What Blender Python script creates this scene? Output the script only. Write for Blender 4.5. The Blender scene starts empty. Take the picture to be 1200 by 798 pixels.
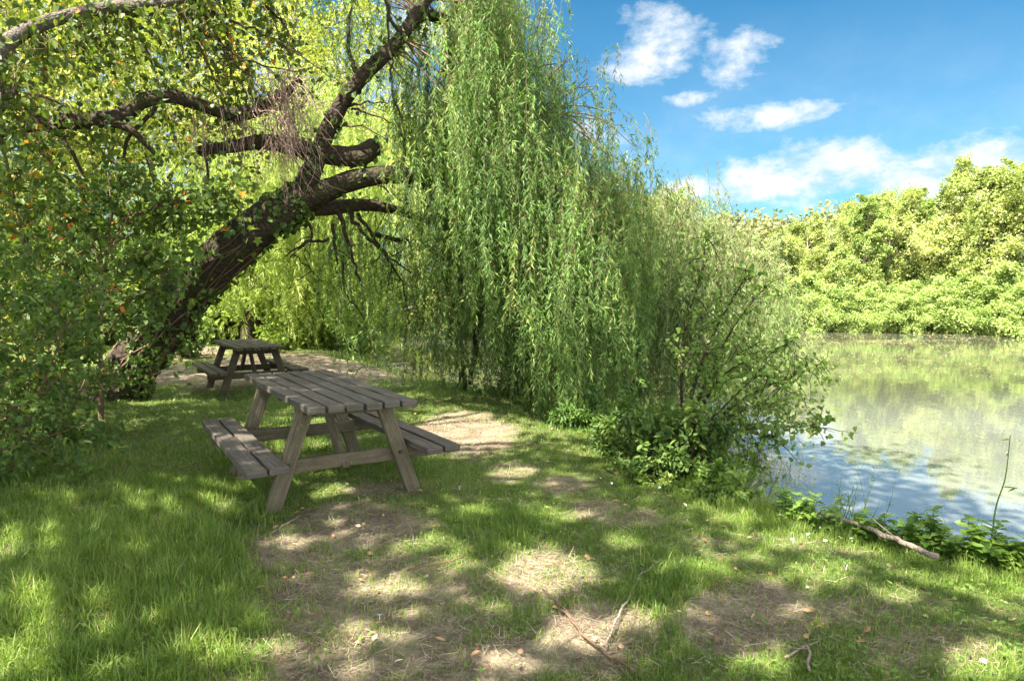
import bpy, math, random
import numpy as np

rng = np.random.default_rng(11)
random.seed(11)
S = bpy.context.scene
COL = S.collection
TAU = 2 * math.pi

# ------------------------------------------------------------------ camera
F, CAMH, PITCH = 795.0, 1.454, math.radians(3.858)     # focal length in pixels of a 1200 px wide frame
def ray(px, py):
    xc, yc = px - 600.0, 399.0 - py
    c, s = math.cos(PITCH), math.sin(PITCH)
    d = np.array([xc, yc * s + F * c, yc * c - F * s])
    return d / d[1]
def P(px, py, Y):                       # world point seen at a photo pixel, Y metres ahead
    return np.array([0, 0, CAMH]) + ray(px, py) * Y
def G(px, py, z=0.0):                   # point of the level z seen at a photo pixel
    d = ray(px, py)
    return np.array([0, 0, CAMH]) + d * ((z - CAMH) / d[2])

cam = bpy.data.cameras.new('camera')
cam.lens = 36.0 * F / 1200.0
cam.sensor_width = 36.0
cam.clip_start, cam.clip_end = 0.05, 3000
camo = bpy.data.objects.new('camera', cam)
camo.location = (0, 0, CAMH)
camo.rotation_euler = (math.pi / 2 - PITCH, 0, 0)
COL.objects.link(camo)
S.camera = camo

SUN = np.array([-0.37, -0.50, 0.78]); SUN /= np.linalg.norm(SUN)     # towards the sun

# ------------------------------------------------------------------ tags
def tag(o, label=None, cat=None, group=None, kind=None):
    if label: o['label'] = label
    if cat: o['category'] = cat
    if group: o['group'] = group
    if kind: o['kind'] = kind
    return o
def empty(name, loc, label, cat, group=None, rz=0.0):
    o = bpy.data.objects.new(name, None)
    o.empty_display_size = 0.2
    o.location = tuple(float(v) for v in loc); o.rotation_euler = (0, 0, rz)
    COL.objects.link(o)
    return tag(o, label, cat, group)
def copy_tree(o, parent=None):
    c = o.copy(); COL.objects.link(c)
    if parent: c.parent = parent
    for ch in [x for x in S.objects if x.parent == o]:
        copy_tree(ch, c)
    return c

# ------------------------------------------------------------------ numpy meshes
class Soup:
    """collects triangles (vertices, faces, a tint per vertex) and links them as ONE mesh object"""
    def __init__(s): s.v, s.f, s.t, s.n, s.uv = [], [], [], 0, []
    def add(s, v, f, t=0.5):
        v = np.asarray(v, np.float32).reshape(-1, 3); f = np.asarray(f, np.int32).reshape(-1, 3)
        s.v.append(v); s.f.append(f + s.n)
        s.t.append(np.broadcast_to(np.asarray(t, np.float32), (len(v),)))
        s.n += len(v)
    def build(s, name, mat, parent=None, origin=(0, 0, 0), smooth=False):
        v = np.concatenate(s.v) - np.asarray(origin, np.float32); f = np.concatenate(s.f); t = np.concatenate(s.t)
        me = bpy.data.meshes.new(name)
        me.vertices.add(len(v)); me.vertices.foreach_set('co', v.ravel())
        me.loops.add(f.size); me.loops.foreach_set('vertex_index', f.ravel())
        me.polygons.add(len(f)); me.polygons.foreach_set('loop_start', np.arange(0, f.size, 3, dtype=np.int32))
        me.polygons.foreach_set('use_smooth', np.full(len(f), smooth, bool))
        me.update(calc_edges=True)
        a = me.attributes.new('tint', 'FLOAT', 'POINT'); a.data.foreach_set('value', t.astype(np.float32))
        me.materials.append(mat)
        o = bpy.data.objects.new(name, me)
        if parent: o.parent = parent
        COL.objects.link(o)
        return o

def norm(a): return a / np.maximum(np.linalg.norm(a, axis=-1, keepdims=True), 1e-9)

T_WILLOW = (np.array([(0, 0, 0), (.35, .5, .12), (1, 0, -.25), (.35, -.5, .12)]), [(0, 1, 2), (0, 2, 3)])
T_OVAL = (np.array([(0, 0, 0), (.28, .42, .10), (.68, .40, .08), (1, 0, -.12), (.68, -.40, .08), (.28, -.42, .10)]),
          [(0, 1, 2), (0, 2, 3), (0, 3, 4), (0, 4, 5)])
T_HEART = (np.array([(0, 0, 0), (.10, .46, .10), (.45, .50, .10), (1, 0, -.15), (.45, -.50, .10), (.10, -.46, .10)]),
           [(0, 1, 2), (0, 2, 3), (0, 3, 4), (0, 4, 5)])
_o = [(0, 0), (.02, .42), (.24, .24), (.52, .55), (.60, .20), (1, 0), (.60, -.20), (.52, -.55), (.24, -.24), (.02, -.42)]
T_MAPLE = (np.array([(.33, 0, 0)] + [(a, b, .12 * abs(b) * 2 - .08 * a) for a, b in _o]),
           [(0, 1 + i, 1 + (i + 1) % 10) for i in range(10)])
T_TRI = (np.array([(0, -.32, 0), (.5, .5, .08), (1, -.1, -.1)]), [(0, 1, 2)])
T_CLUMP = (np.array([(0, 0, 0), (.35, .5, .15), (.8, .25, 0), (.55, 0, -.1), (1, -.3, .1), (.4, -.5, .15)]),
           [(0, 1, 3), (1, 2, 3), (0, 3, 5), (3, 4, 5)])

def add_leaves(sp, pos, d, n, L, W, T, tint):
    pos = np.asarray(pos); N = len(pos)
    if N == 0: return
    d = norm(d); s = norm(np.cross(n, d)); n = np.cross(d, s)
    tv, tf = T
    L = np.broadcast_to(L, (N,))[:, None, None]; W = np.broadcast_to(W, (N,))[:, None, None]
    v = pos[:, None, :] + L * tv[None, :, 0:1] * d[:, None] + W * tv[None, :, 1:2] * s[:, None] + W * tv[None, :, 2:3] * n[:, None]
    k = len(tv)
    f = (np.array(tf)[None] + (np.arange(N) * k)[:, None, None]).reshape(-1, 3)
    sp.add(v.reshape(-1, 3), f, np.repeat(np.broadcast_to(np.clip(tint, 0, 1), (N,)), k))

def rdirs(n, r=None):
    r = r or rng
    return norm(r.normal(size=(n, 3)))

def crom(pts, step=0.15):
    """Catmull-Rom through points (extra columns such as the radius ride along)"""
    p = np.asarray(pts, float)
    if len(p) == 2:
        m = max(2, int(np.linalg.norm(p[1, :3] - p[0, :3]) / step) + 1)
        t = np.linspace(0, 1, m)[:, None]; return p[0] * (1 - t) + p[1] * t
    q = np.vstack([2 * p[0] - p[1], p, 2 * p[-1] - p[-2]])
    out = []
    for i in range(1, len(q) - 2):
        a, b, c, d = q[i - 1], q[i], q[i + 1], q[i + 2]
        m = max(2, int(np.linalg.norm(c[:3] - b[:3]) / step) + 1)
        t = np.linspace(0, 1, m, endpoint=False)[:, None]
        out.append(.5 * (2 * b + (c - a) * t + (2 * a - 5 * b + 4 * c - d) * t ** 2 + (3 * b - a - 3 * c + d) * t ** 3))
    return np.vstack(out + [p[-1:]])

def tube(sp, pts, rad, k=6, rough=0.0, tint=0.5, cap=True, r=None):
    r = r or rng
    p = np.asarray(pts, float); n = len(p)
    rad = np.broadcast_to(np.asarray(rad, float), (n,))
    t = np.gradient(p, axis=0); t = norm(t)
    up = np.array([0, 0, 1.0]) if abs(t[0, 2]) < .9 else np.array([1.0, 0, 0])
    a = norm(np.cross(t, up)); 
    for i in range(1, n):                                      # carry the frame along
        v = a[i - 1] - t[i] * np.dot(a[i - 1], t[i]); L = np.linalg.norm(v)
        if L > 1e-6: a[i] = v / L
    b = np.cross(t, a)
    ang = np.arange(k) / k * TAU
    R = rad[:, None] * np.ones((1, k))
    if rough:
        ph = r.uniform(0, TAU, 6); s = np.linspace(0, n * .5, n)[:, None]
        R = R * (1 + rough * (np.sin(3 * ang[None] + ph[0] + .3 * s) * .5 + np.sin(5 * ang[None] + ph[1] - .5 * s) * .35
                              + np.sin(2 * ang[None] + ph[2] + s * .8) * .4 + r.normal(0, .35, (n, k))))
    v = p[:, None] + R[..., None] * (np.cos(ang)[None, :, None] * a[:, None] + np.sin(ang)[None, :, None] * b[:, None])
    i = np.arange(n - 1)[:, None] * k; j = np.arange(k)[None]; j2 = (j + 1) % k
    q = np.stack([i + j, i + j2, i + k + j2, i + k + j], -1).reshape(-1, 4)
    f = np.vstack([q[:, [0, 1, 2]], q[:, [0, 2, 3]]])
    v = v.reshape(-1, 3)
    if cap:
        v = np.vstack([v, p[:1], p[-1:]]); c0, c1 = n * k, n * k + 1
        jj = np.arange(k); j3 = (jj + 1) % k
        f = np.vstack([f, np.stack([np.full(k, c0), j3, jj], 1), np.stack([np.full(k, c1), (n - 1) * k + jj, (n - 1) * k + j3], 1)])
    sp.add(v, f, tint)

# ------------------------------------------------------------------ value noise on the ground
_tab = np.random.default_rng(5).random((256, 256))
def vnoise(x, y, sc):
    x = np.asarray(x) * sc + 1000.3; y = np.asarray(y) * sc + 1000.7
    xi = np.floor(x).astype(int); yi = np.floor(y).astype(int); fx = x - xi; fy = y - yi
    fx = fx * fx * (3 - 2 * fx); fy = fy * fy * (3 - 2 * fy)
    g = lambda a, b: _tab[a & 255, b & 255]
    return (g(xi, yi) * (1 - fx) + g(xi + 1, yi) * fx) * (1 - fy) + (g(xi, yi + 1) * (1 - fx) + g(xi + 1, yi + 1) * fx) * fy
def fbm(x, y, sc, o=4):
    a, t, w = 0, 0, 1
    for i in range(o):
        a = a + w * vnoise(x + 17 * i, y - 9 * i, sc); t += w; w *= .55; sc *= 2.05
    return a / t

# ------------------------------------------------------------------ materials
def mat(name):
    m = bpy.data.materials.new(name); m.use_nodes = True
    nt = m.node_tree; nt.nodes.clear()
    return m, nt
def N(nt, t, **kw):
    n = nt.nodes.new(t)
    for k, v in kw.items():
        if k in n.inputs.keys(): n.inputs[k].default_value = v
        else: setattr(n, k, v)
    return n
def ramp(nt, src, stops, interp='LINEAR'):
    r = nt.nodes.new('ShaderNodeValToRGB'); r.color_ramp.interpolation = interp
    e = r.color_ramp.elements
    while len(e) > len(stops): e.remove(e[-1])
    while len(e) < len(stops): e.new(1.0)
    for el, (p, c) in zip(e, stops):
        el.position = p; el.color = tuple(c) + (1,) if len(c) == 3 else c
    nt.links.new(src, r.inputs[0])
    return r.outputs[0]
def noise(nt, vec, scale, detail=4, rough=.6, dist=0.0):
    n = N(nt, 'ShaderNodeTexNoise'); n.inputs['Scale'].default_value = scale; n.inputs['Detail'].default_value = detail
    n.inputs['Roughness'].default_value = rough; n.inputs['Distortion'].default_value = dist
    if vec is not None: nt.links.new(vec, n.inputs['Vector'])
    return n.outputs['Fac']
def mixc(nt, f, a, b, blend='MIX'):
    m = N(nt, 'ShaderNodeMix', data_type='RGBA', blend_type=blend)
    for s, v in ((0, f), (6, a), (7, b)):
        if hasattr(v, 'links'): nt.links.new(v, m.inputs[s])
        else: m.inputs[s].default_value = v if s == 0 else (tuple(v) + (1,) if len(v) == 3 else v)
    return m.outputs[2]
def math_(nt, op, a, b=0.0, c=None, clamp=False):
    m = N(nt, 'ShaderNodeMath', operation=op, use_clamp=clamp)
    for i, v in enumerate((a, b, c)):
        if v is None: continue
        if hasattr(v, 'links'): nt.links.new(v, m.inputs[i])
        else: m.inputs[i].default_value = v
    return m.outputs[0]

def leaf_mat(name, stops, trans=.42, rough=.5, spec=.35):
    m, nt = mat(name)
    at = N(nt, 'ShaderNodeAttribute', attribute_name='tint')
    c = ramp(nt, at.outputs['Fac'], stops)
    pr = N(nt, 'ShaderNodeBsdfPrincipled'); pr.inputs['Roughness'].default_value = rough
    pr.inputs['Specular IOR Level'].default_value = spec
    nt.links.new(c, pr.inputs['Base Color'])
    tr = N(nt, 'ShaderNodeBsdfTranslucent')
    ct = mixc(nt, 1.0, c, (1.25, 1.25, .55), 'MULTIPLY')
    nt.links.new(ct, tr.inputs['Color'])
    mx = N(nt, 'ShaderNodeMixShader'); mx.inputs[0].default_value = trans
    nt.links.new(pr.outputs[0], mx.inputs[1]); nt.links.new(tr.outputs[0], mx.inputs[2])
    o = N(nt, 'ShaderNodeOutputMaterial'); nt.links.new(mx.outputs[0], o.inputs['Surface'])
    return m
def bark_mat(name, dark, light, moss=None, scale=6.0, bump=.6):
    m, nt = mat(name)
    tc = N(nt, 'ShaderNodeTexCoord'); co = tc.outputs['Object']
    n1 = noise(nt, co, scale, 8, .7, .6); n2 = noise(nt, co, scale * 5, 6, .7)
    vo = N(nt, 'ShaderNodeTexVoronoi', feature='DISTANCE_TO_EDGE'); vo.inputs['Scale'].default_value = scale * 2.2
    nt.links.new(co, vo.inputs['Vector'])
    cr = ramp(nt, vo.outputs[0], [(0, (0, 0, 0)), (.25, (1, 1, 1))])
    h = math_(nt, 'ADD', math_(nt, 'MULTIPLY', cr, .5), math_(nt, 'MULTIPLY', n1, .9))
    c = ramp(nt, math_(nt, 'MULTIPLY_ADD', n2, .5, math_(nt, 'MULTIPLY', h, .4)), [(.25, dark), (.75, light)])
    if moss:
        c = mixc(nt, ramp(nt, noise(nt, co, 2.2, 5, .6), [(.5, (0, 0, 0)), (.68, (1, 1, 1))]), c, moss)
    pr = N(nt, 'ShaderNodeBsdfPrincipled'); pr.inputs['Roughness'].default_value = .9
    pr.inputs['Specular IOR Level'].default_value = .2
    nt.links.new(c, pr.inputs['Base Color'])
    bp = N(nt, 'ShaderNodeBump'); bp.inputs['Strength'].default_value = bump; bp.inputs['Distance'].default_value = .04
    nt.links.new(h, bp.inputs['Height']); nt.links.new(bp.outputs[0], pr.inputs['Normal'])
    o = N(nt, 'ShaderNodeOutputMaterial'); nt.links.new(pr.outputs[0], o.inputs['Surface'])
    return m

M = {}
M['willow'] = leaf_mat('willow leaf', [(0, (.038, .08, .016)), (.35, (.078, .15, .03)), (.7, (.135, .23, .05)), (.92, (.23, .32, .085)), (1, (.32, .33, .09))])
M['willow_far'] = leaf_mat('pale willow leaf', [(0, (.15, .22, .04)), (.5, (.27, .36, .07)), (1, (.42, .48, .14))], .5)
M['willow_grey'] = leaf_mat('grey willow leaf', [(0, (.07, .11, .035)), (.5, (.14, .20, .06)), (1, (.24, .31, .11))])
M['poplar'] = leaf_mat('broad leaf', [(0, (.04, .075, .012)), (.45, (.09, .135, .02)), (.88, (.17, .21, .03)), (.945, (.16, .19, .03)), (.955, (.42, .24, .02)), (1, (.50, .17, .02))], .45)
M['maple'] = leaf_mat('maple leaf', [(0, (.05, .09, .02)), (.5, (.10, .16, .03)), (.93, (.17, .24, .045)), (.975, (.15, .22, .04)), (.985, (.45, .22, .03)), (1, (.45, .14, .02))], .42)
M['shrub'] = leaf_mat('shrub leaf', [(0, (.04, .08, .016)), (.5, (.08, .14, .026)), (1, (.16, .22, .045))], .42)
M['alder'] = leaf_mat('alder leaf', [(0, (.07, .13, .02)), (.5, (.14, .22, .04)), (1, (.24, .33, .08))], .45)
M['ivy'] = leaf_mat('ivy leaf', [(0, (.03, .06, .012)), (.6, (.07, .12, .022)), (1, (.15, .20, .04))], .35)
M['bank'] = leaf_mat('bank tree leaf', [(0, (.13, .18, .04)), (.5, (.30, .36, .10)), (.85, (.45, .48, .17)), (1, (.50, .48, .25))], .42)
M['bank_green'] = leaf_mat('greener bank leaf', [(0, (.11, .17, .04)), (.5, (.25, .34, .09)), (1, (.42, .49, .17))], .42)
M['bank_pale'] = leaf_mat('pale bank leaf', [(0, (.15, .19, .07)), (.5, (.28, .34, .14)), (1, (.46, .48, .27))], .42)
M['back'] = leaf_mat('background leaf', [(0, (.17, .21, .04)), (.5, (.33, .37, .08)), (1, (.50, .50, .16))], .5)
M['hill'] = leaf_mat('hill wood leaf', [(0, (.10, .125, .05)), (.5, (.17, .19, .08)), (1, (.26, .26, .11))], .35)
M['grass'] = leaf_mat('grass blade', [(0, (.062, .115, .018)), (.5, (.13, .21, .034)), (.85, (.22, .295, .06)), (1, (.30, .30, .10))], .4, .45, .4)
M['straw'] = leaf_mat('dry grass', [(0, (.12, .09, .06)), (.5, (.235, .19, .13)), (1, (.44, .38, .27))], .2, .7, .2)
M['litter'] = leaf_mat('fallen leaf', [(0, (.16, .08, .04)), (.5, (.30, .17, .08)), (.8, (.42, .27, .13)), (1, (.5, .42, .28))], .15, .6, .3)
M['nettle'] = leaf_mat('waterside weed leaf', [(0, (.07, .14, .02)), (.5, (.13, .22, .035)), (1, (.22, .32, .06))], .45)
M['bark'] = bark_mat('willow bark', (.010, .007, .005), (.060, .043, .029), (.030, .036, .010))
M['bark_grey'] = bark_mat('grey bark', (.03, .025, .02), (.16, .135, .11), None, 9, .5)
M['twig'] = bark_mat('brown twig', (.05, .03, .02), (.17, .11, .065), None, 20, .2)
M['dead'] = bark_mat('dead twig', (.13, .08, .065), (.32, .22, .18), None, 20, .2)
M['stick'] = bark_mat('dead stick', (.09, .065, .05), (.34, .27, .21), None, 14, .4)
M['bank_bark'] = bark_mat('pale stem', (.12, .09, .07), (.34, .28, .23), None, 4, .3)

# ------------------------------------------------------------------ the lie of the land
WZ = -0.42                                             # water level
near = [G(1330, 683), G(1200, 655), G(1100, 636), G(1000, 615), G(930, 599), G(880, 583), G(800, 548), G(735, 511), G(680, 483), G(640, 463),
        G(560, 448), G(470, 430), G(425, 412), G(400, 402)]
POND = [(8.5, -2.0), (5.2, 1.5)] + [(p[0], p[1]) for p in near] + [(-7.2, 27), (-4, 33), (3, 36.5), (9, 36.3), (14.6, 35.2), (19, 33.6), (23, 31), (34, 27), (60, 20), (70, -5), (40, -20), (14, -14)]
POND = np.array(POND)
def pond_sd(x, y):
    """signed distance to the shoreline, positive inside the pond"""
    x = np.asarray(x, float); y = np.asarray(y, float)
    best = np.full(x.shape, 1e9); ins = np.zeros(x.shape, bool)
    n = len(POND)
    for i in range(n):
        ax, ay = POND[i]; bx, by = POND[(i + 1) % n]
        dx, dy = bx - ax, by - ay
        t = np.clip(((x - ax) * dx + (y - ay) * dy) / (dx * dx + dy * dy), 0, 1)
        best = np.minimum(best, np.hypot(x - ax - t * dx, y - ay - t * dy))
        c = ((ay > y) != (by > y)) & (x < (bx - ax) * (y - ay) / ((by - ay) if by != ay else 1e-9) + ax)
        ins ^= c
    return np.where(ins, best, -best)
def ss(a, b, x):
    t = np.clip((x - a) / (b - a), 0, 1); return t * t * (3 - 2 * t)
def height(x, y):
    x = np.asarray(x, float); y = np.asarray(y, float)
    sd = pond_sd(x, y) + (fbm(x, y, 1.3, 3) - .5) * .35
    z = (fbm(x, y, .35, 3) - .5) * .10 + (fbm(x, y, 2.2, 3) - .5) * .05
    z = z * ss(1.0, 3.0, np.hypot(x, y))
    z = z - .08 * ss(7, 10, y) * ss(0, -3, x)
    far = ss(26, 34, y)                                            # beyond the pond the land rises to a wooded hill
    d = np.maximum(-sd, 0)
    hill = 7.0 * ss(4, 75, d) * far * ss(-40, 20, x)
    z = z + hill
    z = z - .10 * ss(-.9, -.1, sd) - 1.15 * ss(-.15, 1.3, sd)
    return z
def hz(x, y): return float(height(np.array([x]), np.array([y]))[0])
def onground(px, py):
    d = ray(px, py); Y = np.geomspace(1.3, 60, 900); z = CAMH + d[2] * Y        # march along the sight line to the first hit
    k = int(np.argmax((z < height(d[0] * Y, Y)) | ((pond_sd(d[0] * Y, Y) > -.12) & (Y > 2.5)))); Y = Y[k] if k else Y[-1]   # never past the bank's edge
    return np.array([d[0] * Y, Y, hz(d[0] * Y, Y)])

def gell(px, py, rx, ry):
    """an ellipse of ground that covers a photo patch: centre and half axes in metres"""
    c = G(px, py); a = G(px, py - ry); b = G(px, py + ry)
    return c[0], c[1], rx * c[1] / F, max((a[1] - b[1]) / 2, .05), px - 600
def field(x, y, els, soft=.5):
    m = np.zeros(np.shape(x))
    for (cx, cy, rx, ry, w) in els:
        d = np.hypot((x - cx - (y - cy) * cx / cy) / rx, (y - cy) / ry)
        m = np.maximum(m, w * ss(1 + soft, 1 - soft, d))
    return m
def ells(lst): return [gell(*l[:4])[:4] + (l[4],) for l in lst]
BARE = ells([(545, 505, 62, 24, .85), (600, 552, 40, 14, .5), (660, 570, 40, 14, .65), (700, 598, 34, 14, .85), (745, 612, 45, 12, .6),
             (640, 680, 62, 36, .8), (700, 745, 75, 40, .9), (590, 770, 55, 30, .75), (420, 620, 85, 32, .85), (370, 690, 65, 60, .8), (470, 700, 120, 62, .72),
             (430, 780, 130, 50, .72), (880, 722, 85, 42, .95), (1000, 720, 90, 25, .6), (1090, 760, 90, 30, .7), (330, 650, 45, 26, .85), (455, 575, 60, 16, .6),
             (400, 430, 95, 12, 1), (330, 420, 75, 11, 1), (250, 440, 60, 10, .75), (185, 432, 45, 12, .9), (250, 387, 42, 5, 1), (205, 408, 60, 8, .95), (120, 540, 60, 12, .5),
             (560, 640, 35, 12, .4), (820, 640, 60, 14, .4), (960, 640, 60, 14, .35)])
LONG = ells([(120, 690, 170, 120, .9), (240, 610, 80, 50, .8), (60, 560, 120, 40, .7), (590, 625, 55, 22, .7), (320, 520, 60, 30, .4), (440, 530, 60, 20, .4), (780, 690, 60, 50, .45)])

ground_x = np.unique(np.concatenate([np.linspace(-7, 6, 261), -7 - np.geomspace(.06, 700, 75), 6 + np.geomspace(.06, 700, 75)]))
ground_y = np.unique(np.concatenate([np.linspace(1.2, 13, 237), 13 + np.geomspace(.06, 900, 90), 1.2 - np.geomspace(.1, 300, 30)]))
gx, gy = np.meshgrid(ground_x, ground_y)
gz = height(gx.ravel(), gy.ravel())
bare_v = field(gx.ravel(), gy.ravel(), BARE, .55)
bare_v = np.clip(bare_v * (.55 + .9 * fbm(gx.ravel(), gy.ravel(), 2.5, 4)), 0, 1)

m, nt = mat('lawn soil')
tc = N(nt, 'ShaderNodeTexCoord'); co = tc.outputs['Object']
at = N(nt, 'ShaderNodeAttribute', attribute_name='tint')
nb = noise(nt, co, 3.0, 8, .7); nf = noise(nt, co, 45, 6, .75); nm = noise(nt, co, 11, 6, .7)
thatch = ramp(nt, nf, [(.3, (.06, .055, .022)), (.5, (.12, .115, .045)), (.72, (.22, .19, .09))])
green = mixc(nt, nb, (.065, .10, .022), (.12, .16, .04))
lawn = mixc(nt, ramp(nt, nm, [(.42, (0, 0, 0)), (.62, (1, 1, 1))]), green, thatch)
soil = ramp(nt, nf, [(.25, (.06, .043, .028)), (.5, (.145, .107, .074)), (.75, (.29, .23, .165))])
soil = mixc(nt, ramp(nt, nb, [(.45, (0, 0, 0)), (.6, (1, 1, 1))]), soil, ramp(nt, nf, [(.3, (.14, .11, .068)), (.7, (.36, .30, .20))]))
k = math_(nt, 'ADD', at.outputs['Fac'], math_(nt, 'MULTIPLY', math_(nt, 'SUBTRACT', nm, .5), .8))
base = mixc(nt, ramp(nt, k, [(.3, (0, 0, 0)), (.6, (1, 1, 1))]), lawn, soil)
pr = N(nt, 'ShaderNodeBsdfPrincipled'); pr.inputs['Roughness'].default_value = .95; pr.inputs['Specular IOR Level'].default_value = .15
nt.links.new(base, pr.inputs['Base Color'])
bp = N(nt, 'ShaderNodeBump'); bp.inputs['Strength'].default_value = .8; bp.inputs['Distance'].default_value = .03
nt.links.new(math_(nt, 'ADD', nf, nm), bp.inputs['Height']); nt.links.new(bp.outputs[0], pr.inputs['Normal'])
o_ = N(nt, 'ShaderNodeOutputMaterial'); nt.links.new(pr.outputs[0], o_.inputs['Surface'])
M['ground'] = m
sp = Soup()
ny, nx = gx.shape
ii = (np.arange(ny - 1)[:, None] * nx + np.arange(nx - 1)[None]).ravel()
sp.add(np.stack([gx.ravel(), gy.ravel(), gz], 1), np.vstack([np.stack([ii, ii + 1, ii + nx + 1], 1), np.stack([ii, ii + nx + 1, ii + nx], 1)]), bare_v)
tag(sp.build('ground', M['ground'], smooth=True), kind='structure')

# water: dark and mirror-like, pollen and duckweed scum floating on the far half
m, nt = mat('pond water')
tc = N(nt, 'ShaderNodeTexCoord'); co = tc.outputs['Object']
sx = N(nt, 'ShaderNodeSeparateXYZ'); nt.links.new(co, sx.inputs[0])
mp = N(nt, 'ShaderNodeMapping'); mp.inputs['Scale'].default_value = (1, .55, 1); nt.links.new(co, mp.inputs[0])
wv = noise(nt, mp.outputs[0], 2.2, 3, .5); wv2 = noise(nt, mp.outputs[0], 9, 2, .5)
bp = N(nt, 'ShaderNodeBump'); bp.inputs['Strength'].default_value = .07; bp.inputs['Distance'].default_value = .05
nt.links.new(math_(nt, 'MULTIPLY_ADD', wv2, .25, wv), bp.inputs['Height'])
wat = N(nt, 'ShaderNodeBsdfPrincipled'); wat.inputs['Base Color'].default_value = (.045, .05, .022, 1)
wat.inputs['Roughness'].default_value = .02; wat.inputs['IOR'].default_value = 3.0
nt.links.new(bp.outputs[0], wat.inputs['Normal'])
fl = noise(nt, co, 7.5, 8, .85); pat = noise(nt, co, .45, 4, .6)
ybias = ramp(nt, math_(nt, 'DIVIDE', sx.outputs['Y'], 40.0), [(.24, (0, 0, 0)), (.36, (.55, .55, .55)), (.70, (.62, .62, .62)), (.78, (.1, .1, .1)), (1, (0, 0, 0))])
sc_ = math_(nt, 'ADD', math_(nt, 'MULTIPLY', ybias, .42), math_(nt, 'MULTIPLY', pat, .5))
cov = ramp(nt, math_(nt, 'ADD', sc_, math_(nt, 'MULTIPLY', fl, .55)), [(.80, (0, 0, 0)), (.87, (1, 1, 1))])
scc = ramp(nt, noise(nt, co, 17, 5, .7), [(.35, (.05, .055, .012)), (.52, (.10, .10, .03)), (.64, (.20, .185, .08)), (.74, (.40, .36, .26))])
scum = N(nt, 'ShaderNodeBsdfPrincipled'); scum.inputs['Roughness'].default_value = .8; nt.links.new(scc, scum.inputs['Base Color'])
sky_sheen = N(nt, 'ShaderNodeBsdfDiffuse'); sky_sheen.inputs['Color'].default_value = (.56, .60, .66, 1)      # pale diffuse layer, paints a whiter sky reflection into the water
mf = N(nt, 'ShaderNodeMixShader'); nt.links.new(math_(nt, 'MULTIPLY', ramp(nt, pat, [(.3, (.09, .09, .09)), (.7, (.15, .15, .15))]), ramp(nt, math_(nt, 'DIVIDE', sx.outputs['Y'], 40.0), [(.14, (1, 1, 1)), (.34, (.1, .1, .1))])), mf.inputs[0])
nt.links.new(wat.outputs[0], mf.inputs[1]); nt.links.new(sky_sheen.outputs[0], mf.inputs[2])
mx = N(nt, 'ShaderNodeMixShader'); nt.links.new(math_(nt, 'MULTIPLY', cov, .6), mx.inputs[0])
nt.links.new(mf.outputs[0], mx.inputs[1]); nt.links.new(scum.outputs[0], mx.inputs[2])
o_ = N(nt, 'ShaderNodeOutputMaterial'); nt.links.new(mx.outputs[0], o_.inputs['Surface'])
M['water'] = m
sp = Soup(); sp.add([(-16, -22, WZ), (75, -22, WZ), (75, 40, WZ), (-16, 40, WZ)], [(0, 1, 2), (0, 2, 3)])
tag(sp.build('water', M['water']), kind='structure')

# ------------------------------------------------------------------ grass
def blades(sp, x, y, hgt, wid, lean, tint, r):
    n = len(x)
    z = height(x, y) - .004
    a = r.uniform(0, TAU, n); ld = np.stack([np.cos(a), np.sin(a)], 1)
    b = r.uniform(0, TAU, n); wd = np.stack([np.cos(b), np.sin(b)], 1)
    p0 = np.stack([x, y, z], 1)
    up = np.array([0, 0, 1.0])
    L = hgt[:, None]; k = lean[:, None]
    l3 = np.c_[ld, np.zeros(n)]; w3 = np.c_[wd, np.zeros(n)] * wid[:, None] * .5
    p1 = p0 + L * (.5 * up * np.sqrt(np.maximum(1 - (k * .5) ** 2, .05)) + .25 * k * l3)
    p2 = p0 + L * (up * np.maximum(1 - .75 * k * k, .12) + k * .85 * l3)
    v = np.stack([p0 - w3, p0 + w3, p1 - w3 * .8, p1 + w3 * .8, p2], 1)
    f = (np.array([(0, 1, 3), (0, 3, 2), (2, 3, 4)])[None] + (np.arange(n) * 5)[:, None, None]).reshape(-1, 3)
    sp.add(v.reshape(-1, 3), f, np.repeat(np.clip(tint, 0, 1), 5))

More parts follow.
